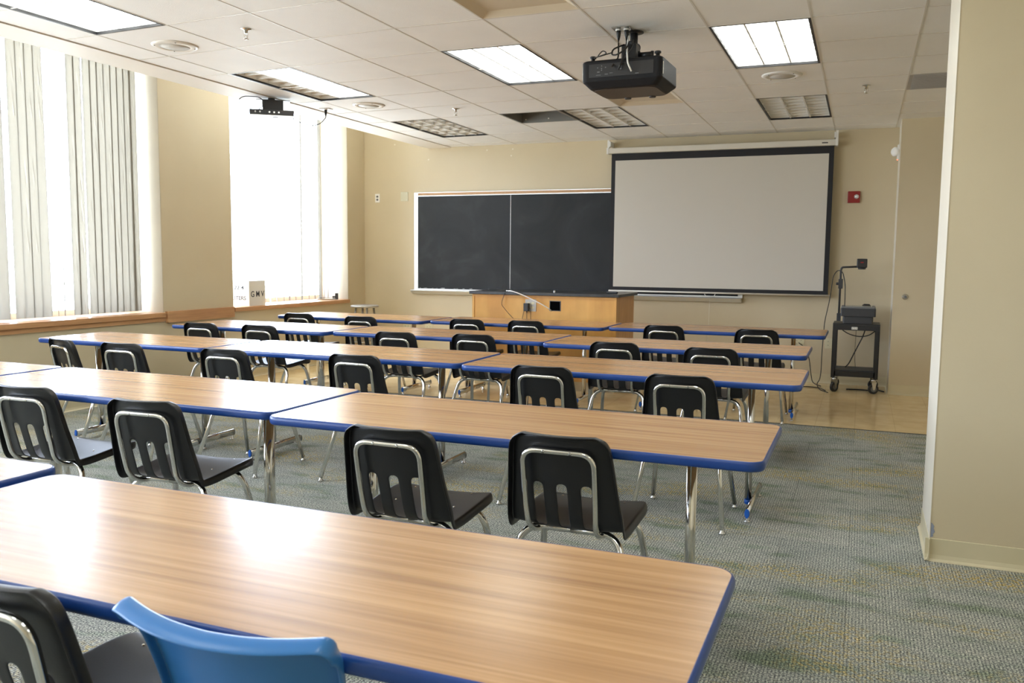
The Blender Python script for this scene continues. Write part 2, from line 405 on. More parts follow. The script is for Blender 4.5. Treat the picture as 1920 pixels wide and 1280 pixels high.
# openings: (ix, iy0, iy1, kind)
ix = {round(v, 3): i for i, v in enumerate(GX)}
iy = {round(v, 3): i for i, v in enumerate(GY)}
def Y(k): return GY.index(round(5.41 + 0.62*k, 3))
HOLES = {}
def hole(xi, k0, k1, tagn): 
    for k in range(k0, k1): HOLES[(xi, Y(k))] = tagn
XI = lambda v: GX.index(v)
hole(XI(-4.655), -4, -2, 'L0'); hole(XI(-4.655), 0, 2, 'L1'); hole(XI(-4.655), 4, 6, 'L2')
hole(XI(-2.758), 0, 2, 'C'); hole(XI(-2.758), 4, 6, 'L3'); hole(XI(-0.937), 0, 2, 'R'); hole(XI(-0.937), 4, 6, 'L4')
hole(XI(-2.758), -4, -2, 'B1'); hole(XI(-0.937), -4, -2, 'B2'); hole(XI(-2.758), -9, -7, 'B3'); hole(XI(-0.937), -9, -7, 'B4'); hole(XI(0.87), -9, -7, 'B5')
hole(XI(-2.155), -2, -1, 'D1'); hole(XI(-2.155), 3, 4, 'D2'); hole(XI(-3.385), 4, 5, 'V')
hole(XI(0.262), 3, 4, 'G')
bm = bmesh.new()
for i in range(len(GX)-1):
    for j in range(len(GY)-1):
        if (i, j) in HOLES: continue
        P = [(GX[i], GY[j]), (GX[i+1], GY[j]), (GX[i+1], GY[j+1]), (GX[i], GY[j+1])]
        if GX[i] >= 0.30 and GY[j] >= 9.48: continue
        lo = [bm.verts.new((x, WY(x, y), ZC)) for x, y in P]; hi = [bm.verts.new((x, WY(x, y), ZC+0.018)) for x, y in P]
        bm.faces.new(lo[::-1]); bm.faces.new(hi)
        for q in range(4): bm.faces.new((lo[q], lo[(q+1)%4], hi[(q+1)%4], hi[q]))
ceil = struct(obj('ceiling', bm, M['ceil_tile']))
bm = bmesh.new()
def bar(x0, y0, x1, y1, w=0.011):
    d = Vector((x1-x0, y1-y0, 0)); n = Vector((-d.y, d.x, 0)).normalized()*w/2
    vs = []
    for z in (ZC-0.002, ZC+0.001):
        for px, py, s in ((x0, y0, 1), (x0, y0, -1), (x1, y1, -1), (x1, y1, 1)): vs.append(bm.verts.new((px+n.x*s, py+n.y*s, z)))
    for f in ((0,1,2,3),(7,6,5,4),(0,4,5,1),(1,5,6,2),(2,6,7,3),(3,7,4,0)): bm.faces.new([vs[k] for k in f])
for x in GX[1:-1]:
    top = D if x < 0.3 else 9.48
    bar(x, YB, x, top)
for y in GY[1:-1]:
    for x0, x1 in zip(GX[:-1], GX[1:]):
        if y > 9.48 and x0 > 0.2: continue
        bar(x0+0.006, WY(x0, y), x1-0.006, WY(x1, y))
struct(obj('ceiling_grid', bm, M['ceil_bar'])).name = 'trim_30'
# border soffit, upstand and the tall pocket over the windows
bm = bmesh.new(); box(bm, -5.275, -4.956, YB, D, ZC-0.008, ZC+0.016); box(bm, -5.275, -5.235, YB, D, ZC+0.016, ZP)
struct(obj('ceiling_border', bm, M['soffit']))
bm = bmesh.new(); box(bm, XL, -5.235, YB, D, ZP, ZP+0.1); struct(obj('ceiling_pocket', bm, M['soffit']))
bm = bmesh.new(); box(bm, -5.235, XR+0.2, YB, D, 3.1, 3.2); struct(obj('ceiling_slab', bm, M['grey_tile']))

def cell(xi, k0, k1):
    x0, x1 = GX[xi], GX[xi+1]; y0, y1 = GY[Y(k0)], GY[Y(k1)]
    return x0, x1, y0, y1
def light_fixture(xi, k0, k1, label, lit, ncx=3, ncy=6, group='louvred ceiling lights'):
    x0, x1, y0, y1 = cell(xi, k0, k1)
    xm = (x0+x1)/2; y0 = WY(xm, y0); y1 = WY(xm, y1)
    sh = 0.052 if xm < -2.758 else 0.0
    t = thing('ceiling_light', label, 'ceiling light', (xm, (y0+y1)/2, ZC), 0, group)
    w = (x1-x0)/2-0.004; l = (y1-y0)/2-0.004
    K = lambda x, y: (x, y - sh*x)
    def sbox(bm, a0, a1, b0, b1, z0, z1):
        vs = box(bm, a0, a1, b0, b1, z0, z1)
        for v in vs: v.co.y -= sh*v.co.x
    fr = 0.016
    bm = bmesh.new()
    for a in ((-w, w, -l, -l+fr*0.8), (-w, w, l-fr*0.8, l), (-w, -w+fr, -l+fr*0.8, l-fr*0.8), (w-fr, w, -l+fr*0.8, l-fr*0.8)): sbox(bm, *a, -0.003, 0.012)
    obj('frame', bm, M['black_frame'], t)
    bm = bmesh.new()
    for a in ((-w, w, -l, -l+fr*0.8), (-w, w, l-fr*0.8, l), (-w, -w+fr, -l+fr*0.8, l-fr*0.8), (w-fr, w, -l+fr*0.8, l-fr*0.8)): sbox(bm, *a, 0.013, 0.07)
    obj('reflector_side', bm, M['louver'], t)
    bm = bmesh.new()
    zz0, zz1 = (0.014, 0.036) if lit else (0.006, 0.052)
    bt = 0.004 if lit else 0.005
    for i in range(1, ncx):
        x = -w+fr + (2*w-2*fr)*i/ncx; sbox(bm, x-bt*1.4, x+bt*1.4, -l+fr, l-fr, zz0, zz1)
    for j in range(1, ncy):
        y = -l+fr + (2*l-2*fr)*j/ncy
        for i in range(ncx):
            xa = -w+fr + (2*w-2*fr)*i/ncx+0.005; xb = -w+fr + (2*w-2*fr)*(i+1)/ncx-0.005
            sbox(bm, xa, xb, y-bt*.7, y+bt*.7, zz0+0.003, zz1)
    obj('louver', bm, M['louver'], t)
    dz = 0.040 if lit else 0.058
    if lit == 'part':
        xs = -w+fr + (2*w-2*fr)/ncx
        bm = bmesh.new(); sbox(bm, -w+fr, xs, -l+fr*0.8, l-fr*0.8, dz, dz+0.006); obj('dark_diffuser', bm, M['lamp_off'], t)
        bm = bmesh.new(); sbox(bm, xs, w-fr, -l+fr*0.8, l-fr*0.8, dz, dz+0.006); obj('diffuser', bm, M['lamp'], t)
    else:
        bm = bmesh.new(); sbox(bm, -w+fr, w-fr, -l+fr*0.8, l-fr*0.8, dz, dz+0.006); obj('diffuser', bm, M['lamp'] if lit else M['lamp_off'], t)
    bm = bmesh.new(); sbox(bm, -w, w, -l, l, 0.071, 0.10); obj('housing', bm, M['black_frame'], t)
    return t
light_fixture(XI(-4.655), -4, -2, 'lit louvred ceiling light in the top left corner, over the windows', True, 3, 8)
light_fixture(XI(-4.655), 0, 2, 'louvred ceiling light by the window side with one dark column of cells', 'part', 3, 8)
light_fixture(XI(-4.655), 4, 6, 'unlit louvred ceiling light beside the window soffit, above the chalkboard corner', False, 4, 6)
light_fixture(XI(-2.758), 0, 2, 'lit ceiling light in the middle, left of the large projector', True, 3, 8)
light_fixture(XI(-2.758), 4, 6, 'unlit louvred ceiling light beside the open diffuser, left of the projection screen top', False, 3, 7)
light_fixture(XI(-0.937), 0, 2, 'lit ceiling light right of the large projector', True, 3, 8)
light_fixture(XI(-0.937), 4, 6, 'unlit louvred ceiling light above the right end of the projection screen', False, 3, 8)
for xv, k0, k1, lab in ((-2.758, -4, -2, 'lit ceiling light above the nearest long table'), (-0.937, -4, -2, 'lit ceiling light just above the viewer'), (-2.758, -9, -7, 'lit ceiling light at the back of the room on the window side'), (-0.937, -9, -7, 'lit ceiling light at the back of the room on the aisle side'), (0.87, -9, -7, 'unseen ceiling light added at the back right to brighten the column')):  # the furthest right one is an added, unseen light for the column front
    light_fixture(XI(xv), k0, k1, lab, True, 3, 8, 'louvred ceiling lights behind the viewer')

def plaque(xi, k0, label):
    x0, x1, y0, y1 = cell(xi, k0, k0+1); xm, ym = (x0+x1)/2, (y0+y1)/2
    t = thing('air_diffuser', label, 'air vent', (xm, ym, ZC), 0)
    w, l = (x1-x0)/2-0.004, (y1-y0)/2-0.004; d = 0.055
    bm = bmesh.new()
    o = [bm.verts.new((sx*w, sy*l, -0.002)) for sx, sy in ((-1,-1),(1,-1),(1,1),(-1,1))]
    i1 = [bm.verts.new((sx*(w-d), sy*(l-d), 0.028)) for sx, sy in ((-1,-1),(1,-1),(1,1),(-1,1))]
    u = [bm.verts.new((sx*w, sy*l, 0.06)) for sx, sy in ((-1,-1),(1,-1),(1,1),(-1,1))]
    for k in range(4):
        bm.faces.new((o[k], o[(k+1)%4], i1[(k+1)%4], i1[k])); bm.faces.new((o[k], u[k], u[(k+1)%4], o[(k+1)%4]))
    bm.faces.new(u)
    obj('sloped_frame', bm, M['beige_metal'], t)
    bx('face_plate', M['beige_metal'], t, -w+d-0.004, w-d+0.004, -l+d-0.004, l-d+0.004, 0.026, 0.034)
plaque(XI(-2.155), -2, 'recessed beige air diffuser panel in ceiling at the top edge, left of the projector')
plaque(XI(-2.155), 3, 'recessed beige air diffuser panel in ceiling just behind the large projector')
# open diffuser frame (missing tile)
x0, x1, y0, y1 = cell(XI(-3.385), 4, 5); xm, ym = (x0+x1)/2, WY((x0+x1)/2, (y0+y1)/2)
t = thing('open_air_duct', 'open square ceiling duct with a grey metal frame and no grille', 'air vent', (xm, ym, ZC))
w, l = (x1-x0)/2-0.004, (y1-y0)/2-0.004
bm = bmesh.new()
for a in ((-w, w, l-0.02, l), (-w, w, -l, -l+0.02), (-w, -w+0.02, -l+0.02, l-0.02), (w-0.02, w, -l+0.02, l-0.02)): box(bm, *a, -0.003, 0.16)
obj('frame', bm, mat('duct_grey', (0.20, 0.20, 0.19), 0.45, 0.3), t)
bx('back_plate', mat('duct_back', (0.62, 0.60, 0.56), 0.6), t, -w+0.02, w-0.02, -l+0.02, l-0.02, 0.15, 0.16)
bm = bmesh.new()
for x in (-w+0.06, 0, w-0.06): cyl(bm, (x, l-0.02, 0.03), (x, l-0.026, 0.03), 0.007, n=10)
obj('screw', bm, M['white_metal'], t)
# return grille
x0, x1, y0, y1 = cell(XI(0.262), 3, 4)
bm = bmesh.new(); box(bm, x0+0.004, x1-0.004, y0+0.004, y1-0.004, ZC-0.004, ZC+0.012)
for k in range(18):
    yy = y0+0.03 + (y1-y0-0.06)*k/17; box(bm, x0+0.03, x1-0.03, yy-0.004, yy+0.004, ZC-0.008, ZC-0.004)
tag(obj('return_grille', bm, M['grey_tile']), 'flat grey return air grille in the ceiling beside the right-hand pier', 'air vent')

def speaker(x, y, lab):
    t = thing('ceiling_speaker', lab, 'speaker', (x, y, ZC), 0, 'round ceiling speakers')
    bm = bmesh.new(); lathe(bm, [(0.150, 0.0), (0.150, -0.004), (0.140, -0.010), (0.10, -0.013), (0.098, -0.010)], n=48); obj('rim', bm, M['white_metal'] if x > -1 else M['beige_lt'], t)
    bm = bmesh.new(); lathe(bm, [(0.098, -0.008), (0.098, -0.011), (0.02, -0.0125)], n=48); obj('grille', bm, M['spk'], t)
    bm = bmesh.new()
    for k in range(4):
        a = PI/4 + k*PI/2; c = (0.128*math.cos(a), 0.128*math.sin(a))
        cyl(bm, (c[0], c[1], -0.011), (c[0], c[1], -0.0135), 0.004, n=8)
    obj('screw', bm, M['dark_grey'], t)
M['beige_lt'] = mat('warm_white_enamel', (0.74, 0.70, 0.64), 0.4)
M['spk'] = noisy('perforated_grille', (0.52, 0.50, 0.46), (0.60, 0.58, 0.54), 300, 0.6)
speaker(-4.38, 4.66, 'round white ceiling speaker nearest the top left corner, beside the lit fixture')
speaker(-4.335, 7.06, 'round white ceiling speaker between the partly lit light and the unlit corner light')
speaker(-0.635, 6.985, 'round white ceiling speaker between the two right-hand ceiling lights')
def sprinkler(x, y, lab):
    t = thing('fire_sprinkler', lab, 'sprinkler', (x, y, ZC), 0, 'ceiling sprinklers')
    bm = bmesh.new(); lathe(bm, [(0.034, 0.0), (0.034, -0.003), (0.012, -0.009), (0.010, -0.03)], n=20); obj('escutcheon', bm, M['chrome'], t)
    bm = bmesh.new(); tube(bm, smooth_path([(0.011,0,-0.02),(0.014,0,-0.045),(0.004,0,-0.062)], 0.02), 0.0022, 6); tube(bm, smooth_path([(-0.011,0,-0.02),(-0.014,0,-0.045),(-0.004,0,-0.062)], 0.02), 0.0022, 6)
    cyl(bm, (0,0,-0.03), (0,0,-0.06), 0.0025, n=8); obj('yoke', bm, M['chrome'], t)
    bm = bmesh.new(); lathe(bm, [(0.017, -0.062), (0.017, -0.0635), (0.004, -0.066)], n=16); obj('deflector', bm, M['chrome'], t)
sprinkler(-3.638, 4.48, 'chrome sprinkler head hanging near the top left ceiling light')
sprinkler(-3.649, 7.50, 'chrome sprinkler head between the centre lit light and the window-side speaker')
sprinkler(-0.035, 7.60, 'chrome sprinkler head near the right-hand pier, above the fire alarm')

# ------------------------------------------------------------------ blinds
ZB0, ZB1 = 0.800, 3.30
def blind(label, y0, y1, slats):
    t = thing('vertical_blind', label, 'window blind', (XL-0.21, (y0+y1)/2, ZB1), 0)
    yc = (y0+y1)/2
    bx('headrail', M['white_metal'], t, -0.02, 0.02, y0-yc+0.03, y1-yc-0.03, 0.0, 0.035)
    for y, a, wd in slats:
        bm = bmesh.new(); n = 5; rows = 9; V = []
        sw = random.uniform(-0.008, 0.008); tw = math.radians(random.uniform(-5, 5))
        for r in range(rows+1):
            z = -0.005 - (ZB1-ZB0-0.01)*r/rows; ring = []
            aa = math.radians(a) + tw*(r/rows)**2
            for k in range(n):
                u = (k/(n-1)-0.5); bow = 0.006*(1-4*u*u)
                lx = u*wd; ring.append(bm.verts.new((-math.sin(aa)*lx + math.cos(aa)*bow, y-yc + math.cos(aa)*lx + math.sin(aa)*bow + sw*(r/rows), z)))
            V.append(ring)
        for r in range(rows):
            for k in range(n-1):
                f = bm.faces.new((V[r][k], V[r][k+1], V[r+1][k+1], V[r+1][k])); f.smooth = True
        bmesh.ops.solidify(bm, geom=bm.faces[:], thickness=0.0009)
        obj('slat', bm, M['slat'], t)
    return t
S1 = [(4.24, -8, .089), (4.32, -12, .089), (4.40, -8, .089), (4.64, -10, .089), (4.72, -6, .089), (4.80, -12, .089), (4.90, -35, .089),
      (5.055, -2, .089), (5.135, -2, .089), (5.215, -2, .089), (5.295, -1, .089), (5.40, 52, .089), (5.48, 50, .089),
      (5.615, -2, .085), (5.685, -2, .089), (5.785, 0, .089), (5.86, 0, .089), (5.935, -2, .089), (6.01, -3, .089), (6.085, 0, .089), (6.16, -1, .089), (6.235, -1, .089), (6.30, -2, .089)]
blind('white vertical blinds in the nearer window at the left edge, with a gap', 4.15, 6.41, S1)
S2 = [(8.30, 47, .089), (8.42, 46, .089), (8.55, 43, .089), (8.67, 45, .089), (8.80, 42, .089), (8.93, 22, .089), (9.06, 38, .089), (9.19, 30, .089), (9.31, 12, .089), (9.40, 40, .089), (9.48, 42, .06)]
blind('white vertical blinds turned open in the far window beside the chalkboard wall', 7.40, 9.64, S2)

# ------------------------------------------------------------------ chairs
def bake(o, parent=None):
    dg = bpy.context.evaluated_depsgraph_get(); dg.update()
    me = bpy.data.meshes.new_from_object(o.evaluated_get(dg)); me.name = o.name
    o.modifiers.clear(); o.data = me
    for p in me.polygons: p.use_smooth = True
    return o
PROF = [(.228,.434,.140),(.220,.443,.172),(.200,.449,.190),(.155,.451,.200),(.085,.446,.201),(.005,.439,.199),(-.065,.433,.197),(-.115,.432,.196),
        (-.146,.440,.196),(-.165,.461,.197),(-.177,.492,.196),(-.189,.535,.191),(-.202,.580,.185),(-.208,.604,.182),(-.221,.655,.177),(-.233,.705,.172),(-.242,.740,.167),(-.247,.758,.158),(-.2495,.768,.146),(-.251,.774,.122)]
def shell_mesh(prof, slots=True, bow=0.028, dish=0.012, lip=0.029, dip=0.0, toplip=None, seg=2):
    bm = bmesh.new(); nr = len(prof); rows = []
    tan = []
    for i in range(nr):
        a = Vector((0, *prof[max(0, i-1)][:2])); b = Vector((0, *prof[min(nr-1, i+1)][:2])); tan.append((b-a).normalized())
    for i, (y, z, w) in enumerate(prof):
        xs = [.0165, .068, .101] + [.101 + (w-.101)*t for t in (.35, .7, .92, 1)]
        xs = [-x for x in xs[::-1]] + xs
        t = tan[i]; nrm = Vector((0, t.z, -t.y))      # towards the sitter / up
        if nrm.z < -0.2: nrm = -nrm
        up = abs(t.z)                                # 1 on the back, 0 on the seat
        row = []
        for x in xs:
            q = (x/w)**2
            off = (bow*up + dish*(1-up))*q
            p = Vector((x, y, z)) + (nrm if up < 0.35 else Vector((0, nrm.y, nrm.z*(1-up)*0.6)))*off
            if dip and z > prof[-1][1]-0.06: p.z -= dip*(1-q)*max(0, 1-(prof[-1][1]-z)/0.06)
            row.append((p, nrm))
        rows.append(row)
    V = [[bm.verts.new(p) for p, n in r] for r in rows]; nc = len(V[0])
    hole_c = {1, 6, 11}
    for i in range(nr-1):
        for j in range(nc-1):
            if slots and 8 <= i < 13 and j in (4-0, 6, 8): continue
            bm.faces.new((V[i][j], V[i][j+1], V[i+1][j+1], V[i+1][j]))
    # outer loop lip
    loop = [(0, j) for j in range(nc)] + [(i, nc-1) for i in range(1, nr)] + [(nr-1, j) for j in range(nc-2, -1, -1)] + [(i, 0) for i in range(nr-2, 0, -1)]
    prev = []
    for (i, j) in loop:
        p, n = rows[i][j]
        lp = lip if not (toplip and i >= nr-4) else toplip
        out = Vector((0.18*lp*(1 if j > nc/2 else -1) if j in (0, nc-1) else 0, 0, 0))
        o2 = tan[i]*(0.25*lp)*(1 if i == nr-1 else (-1 if i == 0 else 0))
        prev.append((bm.verts.new(p - n*lp*0.45 + out*.9 + o2*.9), bm.verts.new(p - n*lp + out*1.2 + o2*1.1)))
    m_ = len(loop)
    for k in range(m_):
        (i, j), (i2, j2) = loop[k], loop[(k+1) % m_]
        a1, a2 = prev[k]; b1, b2 = prev[(k+1) % m_]
        bm.faces.new((V[i][j], a1, b1, V[i2][j2])); bm.faces.new((a1, a2, b2, b1))
    return bm
def make_shell(name, m, parent, **k):
    o = obj(name, shell_mesh(**k), m, parent)
    so = o.modifiers.new('s', 'SOLIDIFY'); so.thickness = 0.006; so.offset = 0
    su = o.modifiers.new('u', 'SUBSURF'); su.levels = 2; su.render_levels = 2
    return bake(o)
def make_chair(name, label, kind='black'):
    t = thing(name, label, 'chair')
    if kind == 'black':
        make_shell('seat_shell', M['blackp'], t, prof=PROF)
    else:
        P = [(y, z, w*1.0) for y, z, w in PROF[:9]] + [(-.150,.470,.185),(-.156,.505,.180),(-.164,.550,.178),(-.174,.60,.180),(-.186,.65,.185),(-.200,.70,.192),(-.214,.74,.198),(-.224,.755,.200),(-.229,.766,.201),(-.233,.773,.200),(-.236,.777,.195)]
        make_shell('seat_shell', M['bluep'], t, prof=P, slots=False, bow=0.055, lip=0.02, toplip=0.034, dip=0.008)
    # back tube
    if kind == 'black':
        half = [(.112, .13, .416), (.113, -.12, .411), (.118, -.196, .450), (.122, -.222, .560), (.123, -.2535, .723)]
        pts = half + [(-x, y, z) for x, y, z in half[::-1]]
        bm = bmesh.new(); tube(bm, smooth_path(pts, 0.052, 7), 0.0098, 12); obj('back_frame', bm, M['chrome'], t)
        for x in (-.046, .046):
            bm = bmesh.new(); cyl(bm, (x, -.2625, .722), (x, -.2655, .722), .0055, .003, 10); obj('rivet', bm, M['chrome'], t)
        for x, y, z in ((-.12, .17, .4545), (.12, .17, .4545), (-.12, .02, .4455), (.12, .02, .4455)):
            bm = bmesh.new(); cyl(bm, (x, y, z), (x, y, z+.005), .0055, .003, 10); obj('rivet', bm, M['chrome'], t)
    for s in (1, -1):
        for nm, y0, fy, fx in (('rear', -.092, -.250, .232), ('front', .135, .246, .226)):
            bm = bmesh.new()
            p = smooth_path([(0, y0, .4195), (s*.178, y0, .4195), (s*fx, fy, .022)], 0.085, 8)
            if s < 0: p = [(-abs(q[0]) if i else 0, q[1], q[2]) for i, q in enumerate(p)]
            tube(bm, p, 0.0125, 14); lg = obj('leg', bm, M['chrome'], t)
            bm = bmesh.new(); lathe(bm, [(.0085, .030), (.009, .014), (.016, .008), (.017, .002), (.013, 0)], (s*fx, fy, 0), 16); obj('foot_glide', bm, M['chrome_dull'], lg)
    return t
chair0 = make_chair('classroom_chair', '')
chair0['group'] = 'black classroom chairs'
used = [False]
def place(x, y, rz, label):
    """x, y: chair origin (centre of the four feet)"""
    c = copy_tree(chair0) if used[0] else chair0
    used[0] = True
    c.location = (x, y, 0); c.rotation_euler = (0, 0, math.radians(rz)); c['label'] = label
    return c
def by_back(x, y, rz):  # from the middle of the back's top edge
    a = math.radians(rz); return x - math.sin(a)*0.25, y + math.cos(a)*0.25
CH = [
 # second row back from the viewer's table (beside the big table)
 (-3.33, 2.58, 4, 'black chair at the far left just beyond the nearest table, seat shining white'),
 (-2.60, 2.53, 4, 'black chair second from left in the row just beyond the nearest table'),
 (-1.45, 2.46, 0, 'black chair left of the pair pushed up to the table just beyond the nearest one'),
 (-.888, 2.585, 0, 'black chair right of the pair, at the table just beyond the nearest one'),
 (-4.98, 4.16, -17, 'black chair turned sideways, leftmost in the middle row'),
 (-4.42, 4.14, 0, 'black chair second from left in the middle row, below the window pier'),
 (-3.60, 4.15, 0, 'black chair third from left in the middle row, left of the table joint'),
 (-2.73, 4.25, 0, 'black chair fourth from left in the middle row, behind the second table joint'),
 (-1.56, 4.24, 0, 'black chair second from right in the middle row'),
 (-.815, 4.21, 0, 'black chair at the right end of the middle row, nearest the aisle'),
 (-5.18, 5.70, 0, 'black chair leftmost in the fourth row, in front of the wooden pier trim'),
 (-4.60, 5.74, 0, 'black chair second from left in the fourth row, white glare on its seat'),
 (-3.29, 5.70, 0, 'black chair third from left in the fourth row'),
 (-2.68, 5.80, 0, 'black chair fourth from left in the fourth row, left of the table joint'),
 (-1.56, 5.70, 0, 'black chair second from right in the fourth row'),
 (-.89, 5.62, 0, 'black chair at the right end of the fourth row'),
 (-5.22, 7.13, 0, 'black chair leftmost in the row nearest the chalkboard, under the far window'),
 (-4.45, 7.05, 0, 'black chair second from left in the row nearest the chalkboard, below the stool'),
 (-3.40, 7.22, 0, 'black chair left of the pair before the teaching bench'),
 (-2.84, 7.30, 0, 'black chair right of the pair before the teaching bench, under the power outlet'),
 (-1.58, 7.38, 0, 'black chair below the left half of the projection screen in the row nearest it'),
 (-.79, 7.33, 0, 'black chair at the right end of the row nearest the projection screen'),
 (-1.400, 1.000, -5, 'black chair cropped by the bottom left corner of the photo, at the nearest table'),
]
for x, y, rz, lab in CH:
    ox, oy = by_back(x, y, rz); place(ox, oy, rz, lab)
bc = make_chair('plastic_chair', 'bright blue plastic chair at the nearest table, bottom centre left', 'blue')
ox, oy = by_back(-0.908, 0.985, 0); bc.location = (ox, oy, 0)

# ------------------------------------------------------------------ tables
ZT = 0.737
def table(x0, x1, y0, w, label, group='long classroom tables'):
    Lx = x1-x0; xc = (x0+x1)/2; yc = y0+w/2
    t = thing('classroom_table', label, 'table', (xc, yc, 0), 0, group)
    th = 0.030
    bm = bmesh.new(); prism(bm, rrect(Lx-0.006, w-0.006, 0.045), ZT-th+0.002, ZT); top = obj('tabletop', bm, M['laminate'], t)
    # moulded blue edge: swept profile
    bm = bmesh.new(); prof = [(-0.004, -0.0004), (0.0, 0.0003), (0.004, -0.003), (0.0062, -0.010), (0.0062, -0.021), (0.004, -0.028), (0.0, -0.032), (-0.004, -0.032)]
    rings = []
    for d, z in prof: rings.append([bm.verts.new((x, y, ZT+z)) for x, y in rrect(Lx-0.006+2*d, w-0.006+2*d, 0.045+d)])
    n = len(rings[0])
    for q in range(len(rings)-1):
        for k in range(n):
            f = bm.faces.new((rings[q][k], rings[q][(k+1)%n], rings[q+1][(k+1)%n], rings[q+1][k])); f.smooth = True
    obj('edge_band', bm, M['blue_edge'], t)
    for s in (-1, 1):
        lx = s*(Lx/2-0.27)
        bm = bmesh.new(); prism(bm, [(lx+0.0185*math.cos(a), 0.031*math.sin(a)) for a in [2*PI*k/28 for k in range(28)]], 0.05, ZT-0.036, smooth_side=True)
        lg = obj('leg', bm, M['chrome'], t)
        bm = bmesh.new(); prism(bm, [(lx+0.020*math.cos(a), 0.0325*math.sin(a)) for a in [2*PI*k/20 for k in range(20)]], 0.028, 0.052, smooth_side=True); obj('cap', bm, M['blue_cap'], lg)
        bm = bmesh.new(); box(bm, lx-0.04, lx+0.04, -w/2+0.08, w/2-0.08, ZT-0.037, ZT-0.031); obj('mounting_plate', bm, M['chrome_dull'], lg)
        fx = lx+0.030
        bm = bmesh.new(); tube(bm, [(fx, -w/2+0.055, 0.052), (fx, w/2-0.055, 0.052)], 0.0125, 16, rb=0.024); ft = obj('foot', bm, M['chrome'], t)
        for q in (-1, 1):
            bm = bmesh.new(); tube(bm, [(fx, q*(w/2-0.055), 0.052), (fx, q*(w/2-0.051), 0.052), (fx, q*(w/2-0.047), 0.052)], lambda u: 0.0135-0.004*u*u, 16, rb=0.0245); obj('end_cap', bm, M['blue_cap'] if q < 0 else M['chrome_dull'], ft)
            bm = bmesh.new(); lathe(bm, [(.006, .034), (.006, .010), (.015, .008), (.016, .002), (.012, 0)], (fx, q*(w/2-0.075), 0), 16); obj('glide', bm, M['chrome_dull'], ft)
    return t
table(-2.055, -0.203, 1.075, 0.62, 'nearest long table with wood grain top filling the lower left foreground')
table(-3.95, -2.115, 1.14, 0.62, 'table at the left edge beside the nearest table, only its white-lit corner showing')
W2 = 0.665
table(-2.085, -0.250, 2.635, W2, 'table just beyond the nearest one, right part, with the pair of chairs in front')
table(-3.955, -2.110, 2.70, W2, 'table just beyond the nearest one, middle part, touching its right neighbour')
table(-5.80, -3.985, 2.70, W2, 'table just beyond the nearest one, leftmost part under the window glare')
table(-2.105, -0.252, 4.385, 0.69, 'right table of the middle row, from the joint to the aisle')
table(-3.975, -2.135, 4.43, 0.66, 'middle table of the middle row, left of the joint')
table(-5.53, -4.000, 4.43, 0.62, 'left table of the middle row, nearest the window wall')
table(-2.125, -0.308, 5.80, 0.70, 'right table of the fourth row, ending before the cart')
table(-3.980, -2.145, 5.88, 0.70, 'middle table of the fourth row, between its two joints')
table(-5.610, -4.005, 5.82, 0.70, 'left table of the fourth row, starting below the wooden pier trim')
table(-2.095, -0.256, 7.44, 0.70, 'right table of the row nearest the front, below the projection screen')
table(-3.86, -2.125, 7.36, 0.70, 'middle table of the row nearest the front, before the teaching bench')
table(-5.580, -3.890, 7.26, 0.70, 'left table of the row nearest the front, below the stool')

# ------------------------------------------------------------------ front wall
# chalkboard
t = thing('chalkboard', 'wide black chalkboard with aluminium frame and cork strip, partly behind the screen', 'chalkboard', (-3.36, D, 0.9))
X = lambda a: a+3.36
Z = lambda z: z-0.9
bx('panel', M['slate'], t, X(-5.42), X(-4.114), -0.022, -0.001, Z(0.94), Z(2.137))
bx('panel', M['slate'], t, X(-4.110), X(-1.30), -0.022, -0.001, Z(0.94), Z(2.137))
bx('seam_strip', M['alu'], t, X(-4.114), X(-4.110), -0.0235, -0.001, Z(0.94), Z(2.137))
bm = bmesh.new(); box(bm, X(-5.475), X(-5.42), -0.030, -0.001, Z(0.915), Z(2.186)); box(bm, X(-5.42), X(-1.25), -0.030, -0.001, Z(2.137), Z(2.148)); box(bm, X(-5.42), X(-1.25), -0.030, -0.001, Z(2.180), Z(2.188)); box(bm, X(-1.30), X(-1.25), -0.030, -0.001, Z(0.915), Z(2.137)); box(bm, X(-5.42), X(-1.30), -0.026, -0.001, Z(0.925), Z(0.94))
obj('frame', bm, M['alu'], t)
bx('cork_strip', M['cork'], t, X(-5.42), X(-1.25), -0.027, -0.001, Z(2.148), Z(2.180))
bm = bmesh.new()
a = [(-0.001, Z(0.925)), (-0.095, Z(0.922)), (-0.10, Z(0.915)), (-0.09, Z(0.905)), (-0.03, Z(0.868)), (-0.001, Z(0.868))]
A = [bm.verts.new((X(-5.50), y, z)) for y, z in a]; C = [bm.verts.new((X(-1.258), y, z)) for y, z in a]
for k in range(len(a)): bm.faces.new((A[k], A[(k+1)%6], C[(k+1)%6], C[k]))
bm.faces.new(A); bm.faces.new(C[::-1]); obj('chalk_tray', bm, M['alu'], t)
# smudged chalk marks along the bottom of the left panel
bm = bmesh.new()
for k in range(26):
    x = -5.40 + k*0.05 + random.uniform(-.02, .02)
    if random.random() < .35: continue
    ln = random.uniform(.015, .06); hh = random.uniform(.002, .009)
    vs = [bm.verts.new((X(x), -0.0225, Z(.946))), bm.verts.new((X(x+ln), -0.0225, Z(.946))), bm.verts.new((X(x+ln*.8), -0.0225, Z(.947+hh))), bm.verts.new((X(x+ln*.3), -0.0225, Z(.947+hh*.6)))]
    bm.faces.new(vs)
obj('chalk_smudge', bm, mat('chalk_dust', (0.45, 0.46, 0.47), 0.9), t)

